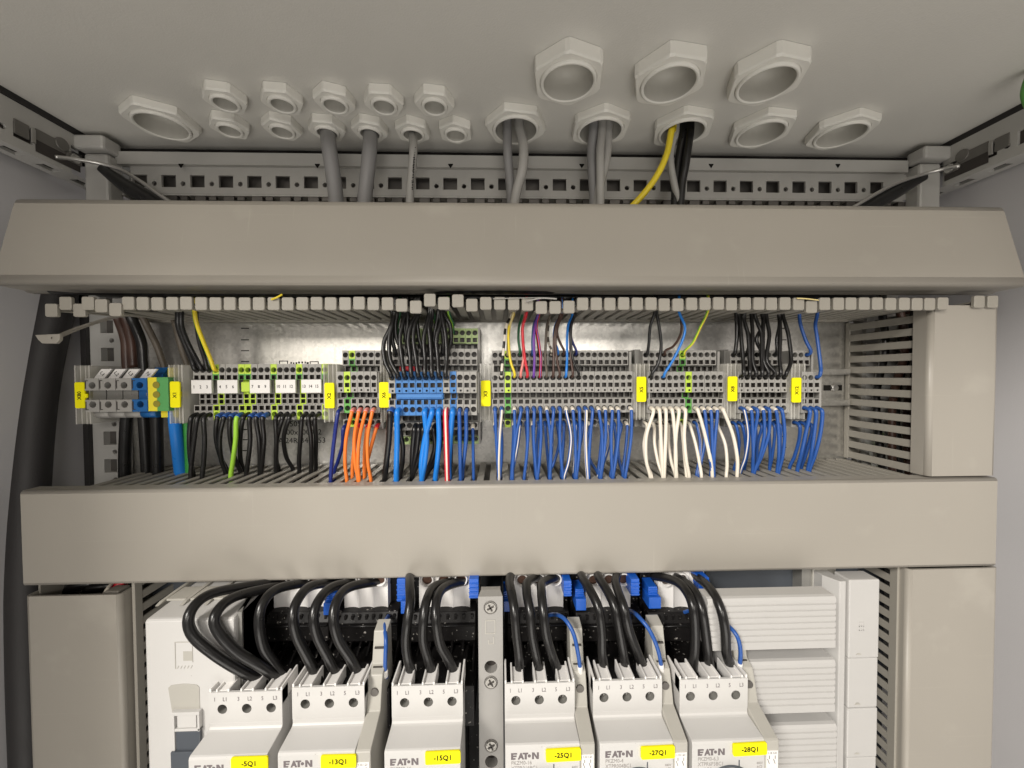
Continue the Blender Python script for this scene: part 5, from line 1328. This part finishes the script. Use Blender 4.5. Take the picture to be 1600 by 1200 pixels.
m_.box(p.x, q.x, Yb-0.25, Yb+.1, p.z-0.4, p.z); m_.box(p.x, p.x+0.4, Yb-0.25, Yb+.1, q.z, p.z-0.4); m_.box(q.x-0.3, q.x, Yb-0.25, Yb+.1, q.z+4, p.z-0.4)
m_.box(q.x-6, q.x-0.4, Yb-0.15, Yb+.1, q.z+5, q.z+11)
for k in range(5): m_.prism([(p.x+1+k*2.1, q.z), (p.x+1.4+k*2.1, q.z), (p.x+2.4+k*2.1, q.z+1.8), (p.x+2.0+k*2.1, q.z+1.8)], Yb-0.25, Yb+.1, 'y')
m_.build('embossing', M['brk2'], t)
m_ = MB(); p, q = at(263, 1070, Yb), at(313, 1116, Yb)
pr = [(p.x+2.4, q.z), (q.x, q.z), (q.x, p.z-2)]+[(q.x-1.5-(q.x-p.x-3)*k/6, p.z+0.9*math.sin(PI*k/6)-0.4) for k in range(7)]+[(p.x, p.z-2)]
m_.prism(pr, Yb-0.35, Yb+0.1, 'y'); m_.build('recess', M['brk2'], t, bevel=0.2)
m_ = MB(); p, q = at(267, 1114, Yb-3), at(312.5, 1175, Yb-3); zc_ = at(267, 1141, Yb-3).z
m_.box(p.x, q.x, Yb-3, Yb, p.z-2.2, p.z); m_.box(p.x, p.x+1.8, Yb-3, Yb, q.z, p.z-2.2); m_.box(q.x-1.4, q.x, Yb-3, Yb, zc_-1.5, p.z-2.2); m_.box(p.x+1.8, q.x, Yb-3, Yb, zc_-1.2, zc_+0.5)
m_.box(p.x+3, q.x-2.6, Yb-2.2, Yb, zc_+0.5, p.z-2.2)
m_.build('handle_frame', M['brk'], t, bevel=0.3)
m_ = MB(); m_.box(p.x+2.2, q.x-0.3, Yb-2.5, Yb-0.4, -330, zc_-1.8); 
p3 = at(266, 1176, Yb-4); m_.box(p3.x, q.x-1, Yb-4, Yb-0.3, -330, p3.z)
m_.build('handle', M['dgrey'], t, bevel=0.4)

# ribbed busbar covers at the right
Yc = 262
for i, (pa, pb_, lxp, rxp) in enumerate(((935, 1014.5, 1106, 1306), (1035, 1115, 1130, 1305), (1136, 1216, 1150, 1307))):
    x0, x1 = X(lxp, Yc, pa), X(rxp, Yc, (pa+pb_)/2); z1, z0 = Z(pa, Yc, 1210), Z(pb_, Yc, 1210)
    m_ = MB(); r = 1.8
    prof = [(Yc+13, z1+0.6), (Yc+3, z1+0.6), (Yc+1.0, z1), (Yc, z1-1.8)]
    n = 7; top = z1-4.0; h_ = (top-z0-2)/n
    prof.append((Yc, top))
    for k in range(n):
        z_ = top-k*h_; prof += [(Yc+0.9, z_-0.45), (Yc+0.9, z_-0.9), (Yc, z_-1.3), (Yc, z_-h_+0.1)]
    prof += [(Yc, z0), (Yc+1.5, z0), (Yc+1.5, z0+1.2), (Yc+13, z0+1.2)]
    m_.prism(prof, x0, x1, 'x')
    tag(m_.build('busbar_cover', M['cover'], origin=((x0+x1)/2, Yc, z0), bevel=0.0), ('uppermost ribbed white busbar cover at the right', 'middle ribbed white busbar cover at the right', 'lowest ribbed white busbar cover at the right, cut by the picture edge')[i], 'busbar cover', 'ribbed white busbar covers')
# end piece and carrier
t = thing('busbar_end_cover', 'tall white end cover closing the busbars beside the lower right duct', 'end cover', (X(1348, 285, 1000), 290, -320))
YE = 286.0
xe0, xe1 = X(1325, YE, 1050), X(1372.5, YE, 1050)
zt = Z(906, YE, 1350)
cuts = [zt, Z(1029, YE, 1350), Z(1107, YE, 1350), Z(1184, YE, 1350), -370]
for k in range(4):
    m_ = MB(); ins = 0.4 if k % 2 else 0.0
    m_.box(xe0+ins, xe1, YE+ins, 300, cuts[k+1]+0.25, cuts[k]); m_.build('segment', M['brk2'] if False else M['cover'], t, bevel=0.9)
    if k < 3:
        z_ = cuts[k+1]+3; m_ = MB(); m_.prism([(xe0+8+2*math.cos(PI*q/8), z_+1.3*math.sin(PI*q/8)) for q in range(9)], YE-0.2, YE+0.4, 'y'); m_.build('notch', M['brk2'], t)
m_ = MB(); z_ = Z(985, YE, 1350)
for q in range(3): m_.box(xe0+8, xe0+12, YE-0.2, YE+0.1, z_+q*3, z_+q*3+0.6); m_.box(xe0+8+q*1.6, xe0+8.5+q*1.6, YE-0.2, YE+0.1, z_, z_+5)
m_.build('embossing', M['cover'], t)
m_ = MB(); a_, b_ = X(1321, 288, 1000), X(1283, 298, 1000)
m_.prism([(b_, 310), (b_, 298), (a_-5, 288), (a_, 288), (a_, 310)], -370, zt-2, 'z'); m_.build('carrier', M['cover'], t, bevel=0.6)
m_ = MB(); m_.box(X(1100, 320, 900), X(1245, 320, 900), 318, 330, -330, -130); m_.box(X(1247, 312, 900), X(1262, 312, 900), 308, 330, -330, -130, 1)  # dark sheet added for the mounting plate in shade, speckled piece beside it
tag(m_.build('shaded_plate_sheet', [M['dgrey'], M['tgrey2']]), 'dark sheet standing in for the shaded mounting plate above the ribbed covers', 'plate')
m_ = MB(); m_.box(X(1264, 310, 900), X(1300, 310, 900), 306, 320, -330, -140)
tag(m_.build('busbar_carrier', M['brk2'], bevel=0.8), 'pale plastic carrier behind the right ends of the ribbed covers', 'busbar carrier')
m_ = MB(); m_.box(X(228, 330, 930), X(1390, 330, 930), 335, 340, -500, -125)
tag(m_.build('backing_plate', M['dgrey']), 'dark backing plate behind the busbar equipment', 'plate')
